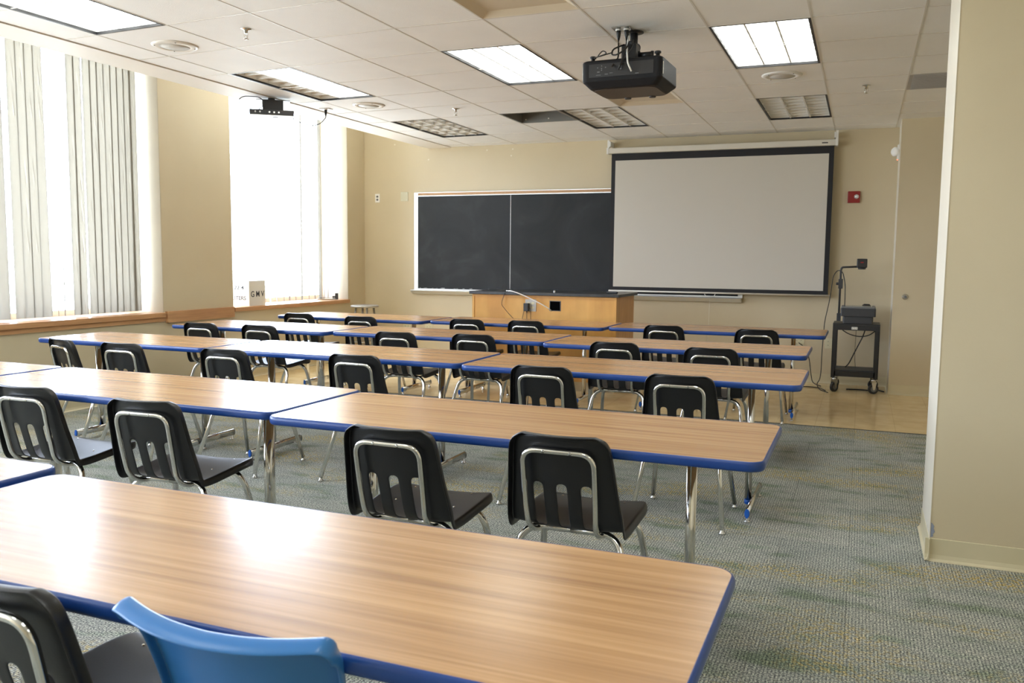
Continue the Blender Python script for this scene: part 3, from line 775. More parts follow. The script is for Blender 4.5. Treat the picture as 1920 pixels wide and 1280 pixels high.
# projection screen
ys = D-0.125
t = thing('projection_screen', 'large pull-down projection screen with black border hanging over the chalkboard', 'projection screen', (-1.57, ys, 0.95))
X = lambda a: a+1.57
Z = lambda z: z-0.95
bm = bmesh.new(); box(bm, X(-2.790), X(-0.335), -0.0015, 0.0015, Z(0.985), Z(2.60)); obj('border', bm, M['screen_black'], t)
bm = bmesh.new(); box(bm, X(-2.742), X(-0.386), -0.0035, -0.0016, Z(1.025), Z(2.498)); obj('cloth', bm, M['screen'], t)
bm = bmesh.new(); box(bm, X(-2.825), X(-0.308), -0.05, 0.05, Z(2.577), Z(2.640)); obj('case', bm, M['case_white'], t, bevel=0.008)
bm = bmesh.new()
for x in (-2.828, -0.312): 
    box(bm, X(x)-0.012, X(x)+0.012, -0.053, 0.053, Z(2.573), Z(2.644)); box(bm, X(x)-0.008+0.02*(1 if x < -2 else -1), X(x)+0.008+0.02*(1 if x < -2 else -1), -0.025, 0.125, Z(2.66), Z(2.72)); box(bm, X(x)-0.012, X(x)+0.012, -0.02, 0.02, Z(2.644), Z(2.735))
obj('bracket', bm, M['white_metal'], t)
bm = bmesh.new(); cyl(bm, (X(-2.795), 0, Z(0.975)), (X(-0.315), 0, Z(0.975)), 0.010, n=14); obj('bottom_rod', bm, M['case_white'], t)
bm = bmesh.new(); tube(bm, [(X(-1.60)+0.06*math.cos(a), -0.004, Z(0.965)+0.035*math.sin(a)) for a in [PI+PI*k/14 for k in range(15)]][::-1], 0.003, 8); tube(bm, [(X(-1.60), 0, Z(.93)), (X(-1.605), 0, Z(.6)), (X(-1.61), 0, Z(.4))], 0.0012, 6); obj('pull_cord', bm, M['white_cable'], t)
bm = bmesh.new(); box(bm, X(-.46), X(-.40), -.052, -.050, Z(2.600), Z(2.612)); obj('name_plate', bm, M['dark_grey'], t)

def outlet(x, z, label, face='front', y=None, m='white_plastic', w=0.07, h=0.115, holes=2, blank=False):
    t = thing('wall_outlet', label, 'outlet', (x, D if y is None else y, z), 0)
    bm = bmesh.new(); box(bm, -w/2, w/2, -0.007, 0, -h/2, h/2); obj('plate', bm, M[m], t, bevel=0.003)
    if not blank:
        for q in range(holes):
            zz = (q-(holes-1)/2)*0.04
            bm = bmesh.new(); prism(bm, [(0.017*math.cos(a), 0.014*math.sin(a)) for a in [2*PI*k/20 for k in range(20)]], 0, 0.002)
            bmesh.ops.rotate(bm, verts=bm.verts, cent=(0,0,0), matrix=Matrix.Rotation(PI/2, 3, 'X')); bmesh.ops.translate(bm, verts=bm.verts, vec=(0, -0.007, zz))
            r = obj('receptacle', bm, M['mid_grey'] if m == 'white_plastic' else M['ivory'], t)
            bm = bmesh.new()
            for sx in (-.006, .006): box(bm, sx-.001, sx+.001, -.0098, -.009, zz-.003, zz+.005)
            obj('slot', bm, M['black_metal'], r)
    return t
outlet(-6.045, 2.128, 'white wall outlet high on the front wall near the left corner')
t = thing('blank_wall_plate', 'pale square blank cover plate left of the chalkboard top', 'wall plate', (-5.635, D, 2.142))
bm = bmesh.new(); box(bm, -.055, .055, -.008, 0, -.06, .06); obj('plate', bm, mat('pale_plate', (0.62, 0.60, 0.46), 0.5), t, bevel=0.003)
bm = bmesh.new()
for sx in (-.035, .035):
    for sz in (-.045, .045): cyl(bm, (sx, -.008, sz), (sx, -.010, sz), .004, n=8)
obj('screw', bm, M['alu'], t)
def wide_outlet(x, z, lab, y=D):
    t = thing('wall_outlet', lab, 'outlet', (x, y, z))
    bm = bmesh.new(); box(bm, -.057, .057, -.007, 0, -.057, .057); obj('plate', bm, M['ivory'], t, bevel=.003)
    for sx in (-.024, .024):
        for sz in (-.02, .02):
            bm = bmesh.new(); box(bm, sx-.012, sx+.012, -.009, -.006, sz-.009, sz+.009); r = obj('receptacle', bm, M['ivory'], t, bevel=.002)
            bm = bmesh.new(); box(bm, sx-.006, sx-.003, -.0098, -.0088, sz-.004, sz+.004); box(bm, sx+.003, sx+.006, -.0098, -.0088, sz-.004, sz+.004); obj('slot', bm, M['black_metal'], r)
    return t
wide_outlet(-5.60, 0.455, 'low wall outlet seen under the front row, left one of two')
wide_outlet(-5.27, 0.455, 'low wall outlet seen under the front row, right one of two, nearer the bench')
wide_outlet(-0.29, 0.445, 'low wall outlet on the front wall half hidden behind the black cart')
wide_outlet(-0.62, 0.445, 'low wall outlet behind the right end of the front table')

# fire alarm pull station and strobe
t = thing('fire_alarm', 'red fire alarm box with a round white strobe on the wall right of the screen', 'fire alarm', (-0.12, D, 2.038))
bm = bmesh.new(); box(bm, -.062, .062, -.032, 0, -.062, .062); obj('housing', bm, M['red'], t, bevel=.005)
bm = bmesh.new(); lathe(bm, [(.024, 0), (.023, .006), (.014, .014), (.004, .016)], n=24); bmesh.ops.rotate(bm, verts=bm.verts, cent=(0,0,0), matrix=Matrix.Rotation(PI/2, 3, 'X')); bmesh.ops.translate(bm, verts=bm.verts, vec=(.026, -.032, .004)); obj('strobe_lens', bm, M['clear'], t)
bm = bmesh.new()
for a in range(6):
    an = a*PI/3; cyl(bm, (.026+.017*math.cos(an), -.046, .004+.017*math.sin(an)), (.026+.017*math.cos(an), -.0475, .004+.017*math.sin(an)), .004, n=8)
obj('lens_rib', bm, M['mid_grey'], t)
t = thing('motion_sensor', 'white round sensor with a red light on the side of the return wall', 'sensor', (0.2985, 9.72, 2.46))
bm = bmesh.new(); box(bm, -.022, 0, -.045, .045, -.075, .075); obj('base', bm, M['white_plastic'], t, bevel=.005)
bm = bmesh.new(); lathe(bm, [(.046, 0), (.048, .012), (.040, .026), (.018, .034), (.006, .035)], n=28); bmesh.ops.rotate(bm, verts=bm.verts, cent=(0,0,0), matrix=Matrix.Rotation(math.radians(50), 3, 'Z') @ Matrix.Rotation(-PI/2, 3, 'Y')); bmesh.ops.translate(bm, verts=bm.verts, vec=(-.036, -.012, .005)); obj('dome', bm, M['white_plastic'], t)
bm = bmesh.new(); cyl(bm, (-.018, -.01, -.078), (-.018, -.01, -.070), .006, n=10); obj('indicator', bm, M['led'], t)
# lock cylinder on return wall
t = thing('lock_cylinder', 'small round metal wall fitting at door handle height on the return wall', 'wall fitting', (0.412, 9.48, 0.998))
bm = bmesh.new(); cyl(bm, (0, 0, 0), (0, -.008, 0), .030, .027, 28); obj('rosette', bm, M['chrome_dull'], t)
bm = bmesh.new(); cyl(bm, (0, -.008, 0), (0, -.016, 0), .014, .012, 20); obj('plug', bm, M['mid_grey'], t)
# nail patches on the wall
bm = bmesh.new()
for x, z in ((-5.78, 2.82), (-5.28, 2.61), (-4.12, 2.62), (-4.45, 2.70), (-4.10, 2.70)): cyl(bm, (x, D, z), (x, D-.0012, z), .010, n=10)
struct(obj('trim_31', bm, M['corner']))

# ------------------------------------------------------------------ teaching bench
t = thing('teaching_bench', 'light wood teacher bench with black top in front of the chalkboard', 'desk', (-3.04, 8.6, 0))
x0, x1, y0, y1 = -0.795, 0.785, -0.30, 0.42
bx('plinth', M['base'], t, x0+.02, x1-.02, y0+.02, y1-.02, 0, .095)
bm = bmesh.new(); box(bm, x0+.002, x1-.002, y0+.018, y1, .095, .965); obj('body', bm, M['bench_side'], t)
bm = bmesh.new(); box(bm, x0+.02, x1-.02, y0+.010, y0+.018, .115, .945); obj('front_panel', bm, M['bench_wood'], t)
bm = bmesh.new()
for a in ((x0, x0+.022, .095, .965), (x1-.022, x1, .095, .965), (x0+.022, x1-.022, .943, .965), (x0+.022, x1-.022, .095, .117)): box(bm, a[0], a[1], y0, y0+.018, a[2], a[3])
obj('panel_frame', bm, M['bench_wood'], t)
bm = bmesh.new(); box(bm, x0-.025, x1+.03, y0-.03, y1+.03, .967, .997); obj('worktop', bm, M['black_top'], t, bevel=.003)
bm = bmesh.new(); box(bm, .082, .192, y0+.0075, y0+.0098, .817, .910); fr = obj('cable_opening', bm, mat('hole_shade_black', (0.002, 0.002, 0.002), 1.0, spec=0.05), t)  # flat black sheet, the shade inside the hole painted instead of a recess
bm = bmesh.new()
for a in ((.076, .082, .811, .916), (.192, .198, .811, .916), (.082, .192, .811, .817), (.082, .192, .910, .916)): box(bm, a[0], a[1], y0+.005, y0+.0098, a[2], a[3])
obj('rim', bm, M['mid_grey'], fr)
ol = bx('outlet_plate', mat('satin_steel', (0.50, 0.49, 0.47), 0.5, 0.3), t, -.190, -.070, y0+.003, y0+.0098, .800, .925)
for sx in (-.153, -.107):
    for sz in (.84, .885):
        bm = bmesh.new(); prism(bm, [(.017*math.cos(a), .014*math.sin(a)) for a in [2*PI*k/18 for k in range(18)]], 0, .004)
        bmesh.ops.rotate(bm, verts=bm.verts, cent=(0,0,0), matrix=Matrix.Rotation(PI/2, 3, 'X')); bmesh.ops.translate(bm, verts=bm.verts, vec=(sx, y0+.003, sz)); obj('receptacle', bm, M['ivory'], ol)
BX, BY = -3.04, 8.6
adp = t = thing('power_adapter', 'black power adapter plugged into the outlet on the bench front', 'power adapter', (BX-.163, BY+y0-.002, .845))
bm = bmesh.new(); box(bm, -.026, .026, -.055, 0, -.042, .040); obj('body', bm, M['dark_grey'], t, bevel=.006)
bm = bmesh.new(); cyl(bm, (.005, -.03, -.042), (.005, -.03, -.062), .006, .004, 10); obj('strain_relief', bm, M['cable'], t)
def cable(name, label, pts, r, m, rad=0.06, owner=None):
    bm = bmesh.new(); tube(bm, smooth_path(pts, rad, 6), r, 8); o = obj(name, bm, m)
    if owner is None: return tag(o, label, 'cable')
    o.parent = owner
    o.matrix_parent_inverse = (Matrix.Translation(owner.location) @ Matrix.Rotation(owner.rotation_euler.z, 4, 'Z')).inverted()
    return o
fy = BY+y0-.034
cable('cord', 'thin black cord looping down the bench front from the worktop edge to the power adapter', [(BX-.36, fy+.12, 1.002), (BX-.40, fy-.004, 1.003), (BX-.435, fy-.006, .90), (BX-.44, fy-.004, .86), (BX-.36, fy-.004, .77), (BX-.27, fy-.004, .69), (BX-.21, fy-.004, .70), (BX-.19, fy-.01, .79), (BX-.18, fy-.01, .83)], .003, M['cable'], owner=adp)
cable('cord', 'thin black cord hanging straight down from the power adapter', [(BX-.155, fy-.005, .785), (BX-.155, fy-.006, .60), (BX-.12, fy-.004, .45)], .0028, M['cable'], owner=adp)
cable('cord', 'second thin black cord curling down right of the power adapter', [(BX-.135, fy-.0, .855), (BX-.105, fy-.03, .82), (BX-.112, fy-.004, .70), (BX-.10, fy-.004, .50)], .0025, M['cable'], owner=adp)
cable('cable', 'white cable sweeping from the bench top down to the square hole', [(BX-.40, fy+.05, 1.003), (BX-.33, fy-.01, 1.010), (BX-.20, fy-.03, .975), (BX+.02, fy-.03, .880), (BX+.09, fy-.01, .835), (BX+.105, fy+.022, .813)], .0055, M['white_cable'], 0.12)
t = thing('adapter_box', 'small dark cable adapter lying on the bench top', 'adapter', (BX-.40, 8.40, .997))
bm = bmesh.new(); box(bm, -.035, .035, -.012, .012, 0, .014); obj('body', bm, M['dark_grey'], t, bevel=.004)
bm = bmesh.new(); box(bm, -.045, -.035, -.006, .006, .003, .011); obj('plug', bm, M['chrome_dull'], t)
t = thing('remote_control', 'small black remote lying on the right end of the bench top', 'remote control', (BX+.68, 8.52, .997))
bm = bmesh.new(); box(bm, -.055, .055, -.022, .022, 0, .022); obj('body', bm, M['dark_grey'], t, bevel=.008)
bm = bmesh.new()
for k in range(5): cyl(bm, (-.04+.018*k, 0, .022), (-.04+.018*k, 0, .0235), .005, n=10)
obj('button', bm, M['mid_grey'], t)
t = thing('chalk_cup', 'tiny white and grey piece standing at the middle of the bench top', 'chalk', (BX+.105, 8.37, .997))
bm = bmesh.new(); lathe(bm, [(.010, 0), (.010, .018), (.008, .020)], n=14); obj('stub', bm, M['white_plastic'], t)
bm = bmesh.new(); lathe(bm, [(.008, .020), (.007, .027), (.003, .028)], n=14); obj('tip', bm, M['mid_grey'], t)
t.name = 'chalk_piece'

# ------------------------------------------------------------------ stool
t = thing('metal_stool', 'round grey metal stool standing in the left front corner', 'stool', (-5.90, 9.48, 0))
bm = bmesh.new(); lathe(bm, [(.160, .700), (.178, .706), (.180, .722), (.172, .730), (.150, .728), (.03, .724)], n=40); obj('seat', bm, M['stool_metal'], t)
for k in range(4):
    a = PI/4+PI/2*k; bm = bmesh.new(); tube(bm, [(.115*math.cos(a), .115*math.sin(a), .704), (.185*math.cos(a), .185*math.sin(a), .012)], .013, 12); lg = obj('leg', bm, M['stool_metal'], t)
    bm = bmesh.new(); lathe(bm, [(.017, .02), (.018, .002), (.015, 0)], (.186*math.cos(a), .186*math.sin(a), 0), 14); obj('foot', bm, M['rubber'], lg)
bm = bmesh.new(); tube(bm, [(.160*math.cos(a), .160*math.sin(a), .26) for a in [2*PI*k/32 for k in range(33)]], .008, 8, caps=False); obj('foot_ring', bm, M['stool_metal'], t)

# ------------------------------------------------------------------ cart and overhead projector
cart = t = thing('av_cart', 'black two-shelf wheeled cart against the wall at the right, carrying the overhead projector', 'cart', (-0.03, 9.62, 0))
cw, cd = .225, .20
bm = bmesh.new(); box(bm, -cw, cw, -cd, cd, .690, .712); box(bm, -cw, cw, -cd, -cd+.016, .645, .690); box(bm, -cw, cw, cd-.016, cd, .645, .690); box(bm, -cw, -cw+.016, -cd+.016, cd-.016, .645, .690); box(bm, cw-.016, cw, -cd+.016, cd-.016, .645, .690)
obj('top_shelf', bm, M['black_metal'], t, bevel=.003)
bm = bmesh.new(); box(bm, -cw+.03, cw-.03, -cd+.02, cd-.02, .220, .232); obj('lower_shelf', bm, M['dark_grey'], t)
for ya in (-cd, cd-.02): bx('shelf_apron', M['black_metal'], t, -cw+.03, cw-.03, ya, ya+.02, .165, .222)
for sx in (-1, 1):
    for sy in (-1, 1):
        bm = bmesh.new()
        xa, xb = sorted((sx*cw, sx*(cw-.042))); ya, yb = sorted((sy*cd, sy*(cd-.042)))
        if sy < 0: box(bm, xa, xb, ya, ya+.006, .15, .645)
        else: box(bm, xa, xb, yb-.006, yb, .15, .645)
        if sx < 0: box(bm, xa, xa+.006, ya, yb, .15, .645)
        else: box(bm, xb-.006, xb, ya, yb, .15, .645)
        lg = obj('leg', bm, M['black_metal'], t)
        cx, cy = sx*(cw-.022), sy*(cd-.022); r = .050
        bm = bmesh.new(); an = (0.9 if sx < 0 else 0.15)*1.0; ax = Vector((math.sin(an), -math.cos(an), 0)) if sx < 0 else Vector((0.35, -0.94, 0))
        off = Vector((0.015*(-sx), 0, 0))
        ctr = Vector((cx, cy, r)) + off
        cyl(bm, ctr-ax*.013, ctr+ax*.013, r, n=28)
        wh = obj('caster', bm, M['rubber'], t)
        bm = bmesh.new(); cyl(bm, ctr-ax*.0135, ctr+ax*.0135, .030, n=20); obj('hub', bm, M['mid_grey'], wh)
        bm = bmesh.new()
        side = ax.cross(Vector((0,0,1)))
        for q in (-1, 1):
            c0 = ctr + ax*.019*q
            vs = [c0 + side*.010 + Vector((0,0,-.01)), c0 - side*.010 + Vector((0,0,-.01)), c0 - side*.026 + Vector((0,0,.075)), c0 + side*.026 + Vector((0,0,.075))]
            A = [bm.verts.new(v_) for v_ in vs]; C = [bm.verts.new(v_ + ax*.002*q) for v_ in vs]
            bm.faces.new(A); bm.faces.new(C[::-1])
            for k in range(4): bm.faces.new((A[k], A[(k+1)%4], C[(k+1)%4], C[k]))
        cyl(bm, ctr + Vector((0,0,.072)), ctr + Vector((0,0,.098)), .024, n=18)
        obj('fork', bm, M['chrome_dull'], wh)
bm = bmesh.new(); box(bm, -.045, .012, -cd-.002, -cd-.0002, .655, .680); lb = obj('label_plate', bm, M['box_white'], t)
def text(name, s, size, loc, rot, m, parent=None, ext=0.0004, sx=1.0):
    cu = bpy.data.curves.new(name, 'FONT'); cu.body = s; cu.size = size; cu.extrude = ext; cu.align_x = 'CENTER'; cu.align_y = 'CENTER'; cu.offset = size*0.012
    o = bpy.data.objects.new(name, cu); COL.objects.link(o)
    dg = bpy.context.evaluated_depsgraph_get(); me = bpy.data.meshes.new_from_object(o.evaluated_get(dg)); me.name = name
    bpy.data.objects.remove(o); me.materials.clear(); me.materials.append(m)
    o = bpy.data.objects.new(name, me); COL.objects.link(o); o.location = loc; o.rotation_euler = rot; o.scale = (sx, 1, 1)
    if parent: o.parent = parent
    return o
bm = bmesh.new()
for k, (z, h, w_) in enumerate(((.668, .012, .004), (.671, .004, .009), (.666, .009, .003), (.669, .005, .008))): box(bm, -.040+.013*k, -.040+.013*k+w_, -cd-.0026, -cd-.002, z-h/2, z+h/2)
sm = obj('print', bm, M['mid_grey'], lb)

ohp = t = thing('overhead_projector', 'grey overhead projector with raised arm and head on the black cart', 'overhead projector', (-0.02, 9.58, .712))
bm = bmesh.new(); prism(bm, rrect(.29, .30, .02), 0.004, .075); obj('base', bm, M['dark_grey'], t)
bm = bmesh.new(); prism(bm, rrect(.335, .34, .015), .076, .158); obj('body', bm, M['dark_grey'], t, bevel=.003)
bm = bmesh.new(); prism(bm, rrect(.325, .33, .012), .158, .176); obj('stage_rim', bm, M['mid_grey'], t, bevel=.003)
bm = bmesh.new(); box(bm, -.13, .13, -.13, .13, .176, .1785); obj('stage_glass', bm, mat('stage_glass', (0.30, 0.33, 0.33), 0.12), t)
bm = bmesh.new(); tube(bm, smooth_path([(-.185, -.06, .03), (-.185, -.06, .548), (-.175, -.06, .575), (-.02, -.06, .583)], .03), .0105, 10); obj('arm', bm, M['dark_grey'], t)
bm = bmesh.new(); box(bm, -.203, -.160, -.085, -.035, .355, .455); cyl(bm, (-.203, -.06, .405), (-.226, -.06, .405), .014, n=14); obj('focus_housing', bm, M['dark_grey'], t, bevel=.003)
bm = bmesh.new(); box(bm, -.205, -.165, -.08, -.04, .02, .10); obj('clamp', bm, M['dark_grey'], t, bevel=.003)
bm = bmesh.new(); box(bm, -.035, .065, -.11, .01, .572, .665); hd = obj('head', bm, M['black_metal'], t, bevel=.01)
bm = bmesh.new(); cyl(bm, (.015, -.05, .572), (.015, -.05, .556), .040, .036, 24); obj('lens', bm, M['dark_grey'], hd)
bm = bmesh.new(); box(bm, .000, .030, -.1125, -.1105, .622, .632); obj('label_mark', bm, M['red'], hd)
t2 = tag(obj('coiled_cord', (lambda b: (tube(b, [(.04*math.cos(a)*(1-a/60), .035*math.sin(a), .004+.001*a) for a in [k*.35 for k in range(44)]], .0035, 7), b)[1])(bmesh.new()), M['cable']), 'small coil of black cord lying on top of the overhead projector', 'cable')
t2.location = (0.055, 9.56, .712+.1785)
# cords around the cart
cable('power_cord', 'long black cord draped over the projector arm and down to the floor left of the cart', [(-.155, 9.47, .725), (-.15, 9.42, .90), (-.155, 9.42, 1.12), (-.185, 9.46, 1.24), (-.235, 9.50, 1.262), (-.275, 9.50, 1.20), (-.30, 9.50, .95), (-.34, 9.50, .72), (-.352, 9.48, .40), (-.352, 9.47, .20), (-.36, 9.45, .115), (-.39, 9.42, .07), (-.36, 9.38, .02), (-.31, 9.35, .008), (-.27, 9.30, .006)], .0045, M['cable'], .05, owner=ohp)
cable('cable', 'black cord lying on the floor from behind the tables to the cart', [(-.70, 9.70, .006), (-.58, 9.60, .006), (-.46, 9.66, .006), (-.36, 9.60, .006), (-.30, 9.42, .006)], .005, M['cable'])
cable('cable', 'black cord arching on the wall side behind the right end of the front tables', [(-.62, D-.03, .44), (-.56, D-.05, .40), (-.50, D-.06, .28), (-.48, D-.06, .12), (-.45, 9.85, .02), (-.36, 9.75, .006)], .005, M['cable'])
cable('cable', 'thick black cord hanging diagonally between the cart shelves', [(.06, 9.80, .64), (.04, 9.82, .56), (-.03, 9.80, .40), (-.09, 9.74, .262), (-.12, 9.66, .239)], .006, M['cable'])
cable('cable', 'black cord sagging just under the top shelf of the cart', [(-.16, 9.47, .640), (-.10, 9.49, .60), (.0, 9.5, .575), (.09, 9.5, .59), (.15, 9.5, .64)], .005, M['cable'], .08)
cable('cable', 'black cords running on the floor under the cart to the wall', [(-.10, 9.62, .007), (.02, 9.66, .007), (.14, 9.62, .007), (.20, 9.72, .007), (.262, 9.60, .007)], .007, M['cable'])
cable('cable', 'thin black cord hanging straight down between the cart shelves', [(-.03, 9.7, .640), (-.035, 9.7, .42), (-.03, 9.68, .30), (-.02, 9.66, .236)], .002, M['cable'])

# ------------------------------------------------------------------ ceiling projector
pjr = t = thing('ceiling_projector', 'large black projector hanging upside down from the ceiling in the middle', 'projector', (-1.385, 5.30, 2.45), math.radians(-2))
bm = bmesh.new()
W, Dp = .25, .19
def ring(z, w, yb, yf, r):
    pts = []
    for cx, cy, a0 in ((w-r, yf-r*1.0, 0), (-w+r, yf-r, PI/2), (-w+r*.5, yb+r*.5, PI), (w-r*.5, yb+r*.5, 3*PI/2)):
        rr = r if a0 in (0, PI/2) else r*.5
        for k in range(7):
            a = a0 + PI/2*k/6; pts.append((cx+rr*math.cos(a), cy+rr*math.sin(a), z))
    return [bm.verts.new(p) for p in pts]
Rg = [ring(z, w, yb, yf, r) for z, w, yb, yf, r in ((.092, W-.016, -.180, .19, .05), (.086, W-.004, -.188, .205, .055), (.080, W, -.190, .21, .06), (-.028, W, -.190, .23, .07), (-.034, W-.003, -.188, .228, .07), (-.070, W-.040, -.160, .19, .07), (-.074, W-.050, -.150, .18, .06))]
for q in range(len(Rg)-1):
    n_ = len(Rg[q])
    for k in range(n_):
        f = bm.faces.new((Rg[q][k], Rg[q][(k+1)%n_], Rg[q+1][(k+1)%n_], Rg[q+1][k])); f.smooth = False
bm.faces.new(Rg[0]); bm.faces.new(Rg[-1][::-1])
obj('body', bm, M['proj'], t)
bm = bmesh.new(); prism(bm, rrect(.39, .31, .05), -.0765, -.0742); o = obj('lower_panel', bm, M['brown_under'], t); o.location.y = .02
bm = bmesh.new(); box(bm, -.20, .20, -.1925, -.1905, -.010, .068)
obj('port_panel', bm, M['black_metal'], t)
bm = bmesh.new()
for x, z, w, h in ((-.14,.02,.016,.006),(-.12,.04,.006,.006),(-.12,.055,.006,.006),(-.12,.03,.006,.006),(-.145,.045,.006,.006),(-.095,.045,.006,.006),(-.09,.005,.02,.004),(-.14,.002,.03,.003),(.10,-.003,.022,.004),(.0,.03,.01,.006),(-.06,.01,.02,.003)):
    box(bm, x-w/2, x+w/2, -.1935, -.1925, z-h/2, z+h/2)
obj('port_marking', bm, M['mid_grey'], t)
for x in (-.249, .2495):
    bm = bmesh.new(); box(bm, x-.0025, x+.0025, -.165, -.158, -.012, .060); obj('side_strip', bm, M['white_metal'], t)
for x in (-.20, .205):
    bm = bmesh.new(); lathe(bm, [(.012, .088), (.012, .115), (.020, .118), (.020, .128), (.014, .131)], (x, -.12, 0), 16); obj('adjuster_foot', bm, M['black_metal'], t)
for x in (-.06, .10):
    bm = bmesh.new(); cyl(bm, (x, .17, -.070), (x, .17, -.084), .024, .020, 16); obj('knob', bm, M['black_metal'], t)
bm = bmesh.new(); cyl(bm, (.06, .228, .01), (.06, .250, .01), .055, .05, 28); ln = obj('lens', bm, M['black_metal'], t)
bm = bmesh.new(); cyl(bm, (.06, .2501, .01), (.06, .252, .01), .040, n=24); obj('lens_glass', bm, M['clear'], ln)
t = thing('projector_mount', 'black pole and bracket holding the large projector to the ceiling', 'projector mount', (-1.385, 5.38, ZC-.002))
bm = bmesh.new(); cyl(bm, (0, 0, 0), (0, 0, -.13), .024, n=20); lathe(bm, [(.06, 0), (.06, -.006), (.03, -.010)], n=28); obj('pole', bm, M['black_metal'], t)
bm = bmesh.new(); box(bm, -.060, .035, -.075, .03, -.185, -.085); box(bm, -.065, .045, -.02, .02, -.20, -.12); cyl(bm, (-.02, -.05, -.09), (.01, .04, -.09), .03, n=16); obj('swivel_block', bm, M['black_metal'], t, bevel=.006)
bm = bmesh.new()
for q in (-1, 1):
    tube(bm, [(0, -.02, -.17), (q*.07, -.06, -.20), (q*.115, -.10, -.212)], .010, 8); tube(bm, [(0, .0, -.17), (q*.09, .05, -.20), (q*.115, .08, -.212)], .010, 8)
    cyl(bm, (q*.115, -.10, -.205), (q*.115, -.10, -.2135), .014, n=12)
cyl(bm, (.05, -.03, -.15), (.13, -.05, -.155), .018, n=14); cyl(bm, (.13, -.05, -.135), (.13, -.05, -.175), .010, n=12)
obj('arm', bm, M['black_metal'], t)
t = thing('ceiling_outlet', 'square metal outlet plate on the ceiling above the large projector with two plugs', 'outlet', (-1.432, 5.278, ZC-.002))
bm = bmesh.new(); box(bm, -.055, .055, -.06, .06, -.004, 0); obj('plate', bm, M['chrome_dull'], t, bevel=.001)
for x in (-.024, .026):
    bm = bmesh.new(); lathe(bm, [(.020, -.004), (.019, -.008), (.015, -.010)], (x, 0, 0), 18); obj('receptacle', bm, M['white_plastic'], t)
def plug(loc, label):
    t = thing('power_plug', label, 'plug', loc)
    bm = bmesh.new(); lathe(bm, [(.004, -.060), (.011, -.035), (.014, -.012), (.014, 0)], n=14); obj('body', bm, M['cable'], t)
    bm = bmesh.new(); cyl(bm, (0, 0, -.058), (0, 0, -.075), .004, .003, 8); obj('strain_relief', bm, M['cable'], t)
plug((-1.456, 5.278, ZC-.0125), 'black plug on the left in the ceiling outlet above the large projector')
plug((-1.406, 5.278, ZC-.0125), 'black plug on the right in the ceiling outlet above the large projector')
cable('power_cord', 'black cord running from the left ceiling plug down into the large projector', [(-1.456, 5.278, ZC-.086), (-1.452, 5.27, 2.60), (-1.448, 5.24, 2.57), (-1.44, 5.15, 2.54), (-1.44, 5.085, 2.49)], .005, M['cable'], owner=pjr)
cable('power_cord', 'black cord running from the right ceiling plug into the mount of the large projector', [(-1.406, 5.278, ZC-.086), (-1.40, 5.28, 2.64), (-1.395, 5.25, 2.62), (-1.40, 5.18, 2.57), (-1.38, 5.095, 2.50)], .005, M['cable'], owner=pjr)
cable('signal_cable', 'white signal cable curving down the back of the large projector', [(-1.395, 5.30, ZC-.03), (-1.385, 5.24, 2.68), (-1.36, 5.12, 2.58), (-1.34, 5.07, 2.50), (-1.32, 5.085, 2.455)], .005, M['white_cable'], .1, owner=pjr)
cable('signal_cable', 'x', [(-1.42, 5.28, 2.66), (-1.47, 5.20, 2.62), (-1.46, 5.14, 2.57), (-1.41, 5.10, 2.56), (-1.36, 5.12, 2.60), (-1.37, 5.2, 2.65)], .005, M['cable'], .04, owner=pjr)
cable('signal_cable', 'x', [(-1.36, 5.26, 2.68), (-1.34, 5.17, 2.62), (-1.38, 5.09, 2.53), (-1.40, 5.085, 2.47)], .006, M['cable'], .04, owner=pjr)
cable('signal_cable', 'thin black cable looping on top left of the large projector', [(-1.47, 5.2, 2.60), (-1.50, 5.12, 2.57), (-1.54, 5.10, 2.555), (-1.50, 5.09, 2.592), (-1.47, 5.085, 2.57), (-1.56, 5.11, 2.553)], .0035, M['cable'], owner=pjr)

# ------------------------------------------------------------------ small device on the soffit
mini = t = thing('mini_projector', 'small flat black device with a pale underside hanging from the window soffit', 'projector', (-4.97, 6.45, 2.60), math.radians(38))
bm = bmesh.new(); box(bm, -.19, .19, -.12, .12, -.012, .032); obj('body', bm, M['dark_grey'], t, bevel=.006)
bm = bmesh.new(); box(bm, -.182, .182, -.112, .112, -.016, -.0125); un = obj('underside', bm, M['white_plastic'], t)
bm = bmesh.new(); cyl(bm, (.03, -.02, -.0162), (.03, -.02, -.020), .024, n=20); obj('dark_cap', bm, M['dark_grey'], un)
bm = bmesh.new(); box(bm, -.08, .10, -.07, .08, .032, .125); obj('upper_housing', bm, M['black_metal'], t, bevel=.006)
bm = bmesh.new(); box(bm, -.13, .16, -.05, .05, .125, .131); cyl(bm, (0, 0, .131), (0, 0, .149), .03, n=18); obj('mount_plate', bm, M['black_metal'], t)
bm = bmesh.new()
for k, x in enumerate((-.14, -.10, -.02, .02, .06)): cyl(bm, (x, -.119, .010), (x, -.124, .010), .008, n=12)
obj('port', bm, M['chrome_dull'], t)
cable('signal_cable', 'short looped black cable on the small soffit device', [(-5.12, 6.30, 2.63), (-5.16, 6.22, 2.70), (-5.08, 6.20, 2.735), (-4.98, 6.30, 2.738), (-4.92, 6.30, 2.68), (-4.98, 6.28, 2.625)], .004, M['cable'], .05, owner=mini)
t = thing('ceiling_outlet', 'thin outlet plate on the ceiling edge right of the small soffit device', 'outlet', (-4.84, 7.10, ZC-.002))
bm = bmesh.new(); box(bm, -.055, .055, -.04, .04, -.004, 0); obj('plate', bm, M['beige_lt'], t, bevel=.001)
bm = bmesh.new(); lathe(bm, [(.018, -.004), (.017, -.007), (.012, -.009)], n=16); obj('receptacle', bm, M['white_plastic'], t)
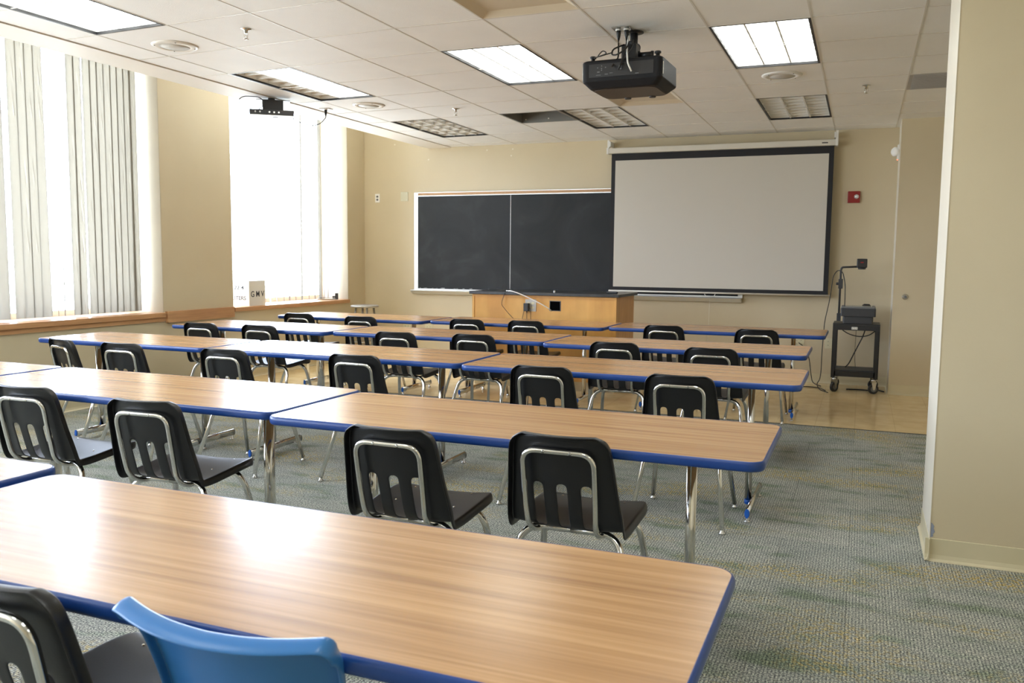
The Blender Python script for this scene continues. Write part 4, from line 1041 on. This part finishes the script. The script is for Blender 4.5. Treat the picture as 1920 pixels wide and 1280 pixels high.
plug((-4.84, 7.10, ZC-.0115), 'black plug hanging from the ceiling edge right of the small soffit device')
cable('power_cord', 'black cord sagging from the small soffit device to the ceiling plug on its right', [(-4.84, 7.10, ZC-.084), (-4.85, 7.02, 2.60), (-4.88, 6.92, 2.57), (-4.90, 6.72, 2.585), (-4.88, 6.60, 2.61)], .004, M['cable'], .08, owner=mini)

# ------------------------------------------------------------------ window sill things
t = thing('molar_volume_cube', 'white cube with stencilled black letters GMV standing on the far window sill', 'box', (-6.27-.14, 7.83, .790))
bm = bmesh.new(); box(bm, -.14, .14, -.14, .14, 0, .28); obj('cube', bm, M['box_white'], t, bevel=.002)
text('lettering', 'G M V', .090, (.1408, 0, .128), (PI/2, 0, PI/2), M['ink'], t, sx=.95)
text('lettering', '22.4', .062, (0.0, -.1408, .200), (PI/2, 0, 0), M['ink'], t, sx=1.3)
text('lettering', 'LITERS', .062, (0.0, -.1408, .085), (PI/2, 0, 0), M['ink'], t, sx=1.05)
t = thing('tape_dispenser', 'small dark metal gadget lying at the far end of the window sill', 'desk gadget', (-6.385, 9.38, .790), math.radians(34))
bm = bmesh.new(); box(bm, -.14, .10, -.03, .03, 0, .016); box(bm, -.13, .09, -.02, .02, .028, .036); obj('base', bm, M['chrome_dull'], t, bevel=.002)
bm = bmesh.new(); box(bm, .085, .125, -.03, .03, .005, .085); box(bm, .05, .09, -.018, .018, .018, .05); obj('upright', bm, M['dark_grey'], t, bevel=.004)
t.name = 'metal_clamp'

# ------------------------------------------------------------------ light
w = bpy.data.worlds.new('sky'); sc.world = w; w.use_nodes = True
nt = w.node_tree; bg = nt.nodes['Background']; bg.inputs['Strength'].default_value = 11.3
tc = nt.nodes.new('ShaderNodeTexCoord'); sp = nt.nodes.new('ShaderNodeSeparateXYZ'); cr = nt.nodes.new('ShaderNodeValToRGB')
nt.links.new(tc.outputs['Generated'], sp.inputs[0]); nt.links.new(sp.outputs['Z'], cr.inputs['Fac']); nt.links.new(cr.outputs['Color'], bg.inputs['Color'])
cr.color_ramp.elements[0].position = 0.0; cr.color_ramp.elements[0].color = (0.84, 0.90, 0.95, 1)
cr.color_ramp.elements[1].position = 0.04; cr.color_ramp.elements[1].color = (0.83, 0.92, 1.14, 1)
sc.view_settings.view_transform = 'Standard'; sc.view_settings.look = 'None'
sc.view_settings.exposure = 0.78; sc.view_settings.gamma = 1.0
sc.view_settings.use_curve_mapping = False
cy = sc.cycles
cy.use_denoising = True; cy.max_bounces = 10; cy.diffuse_bounces = 6; cy.glossy_bounces = 4; cy.transparent_max_bounces = 12
cy.sample_clamp_indirect = 12.0; cy.caustics_reflective = False; cy.caustics_refractive = False
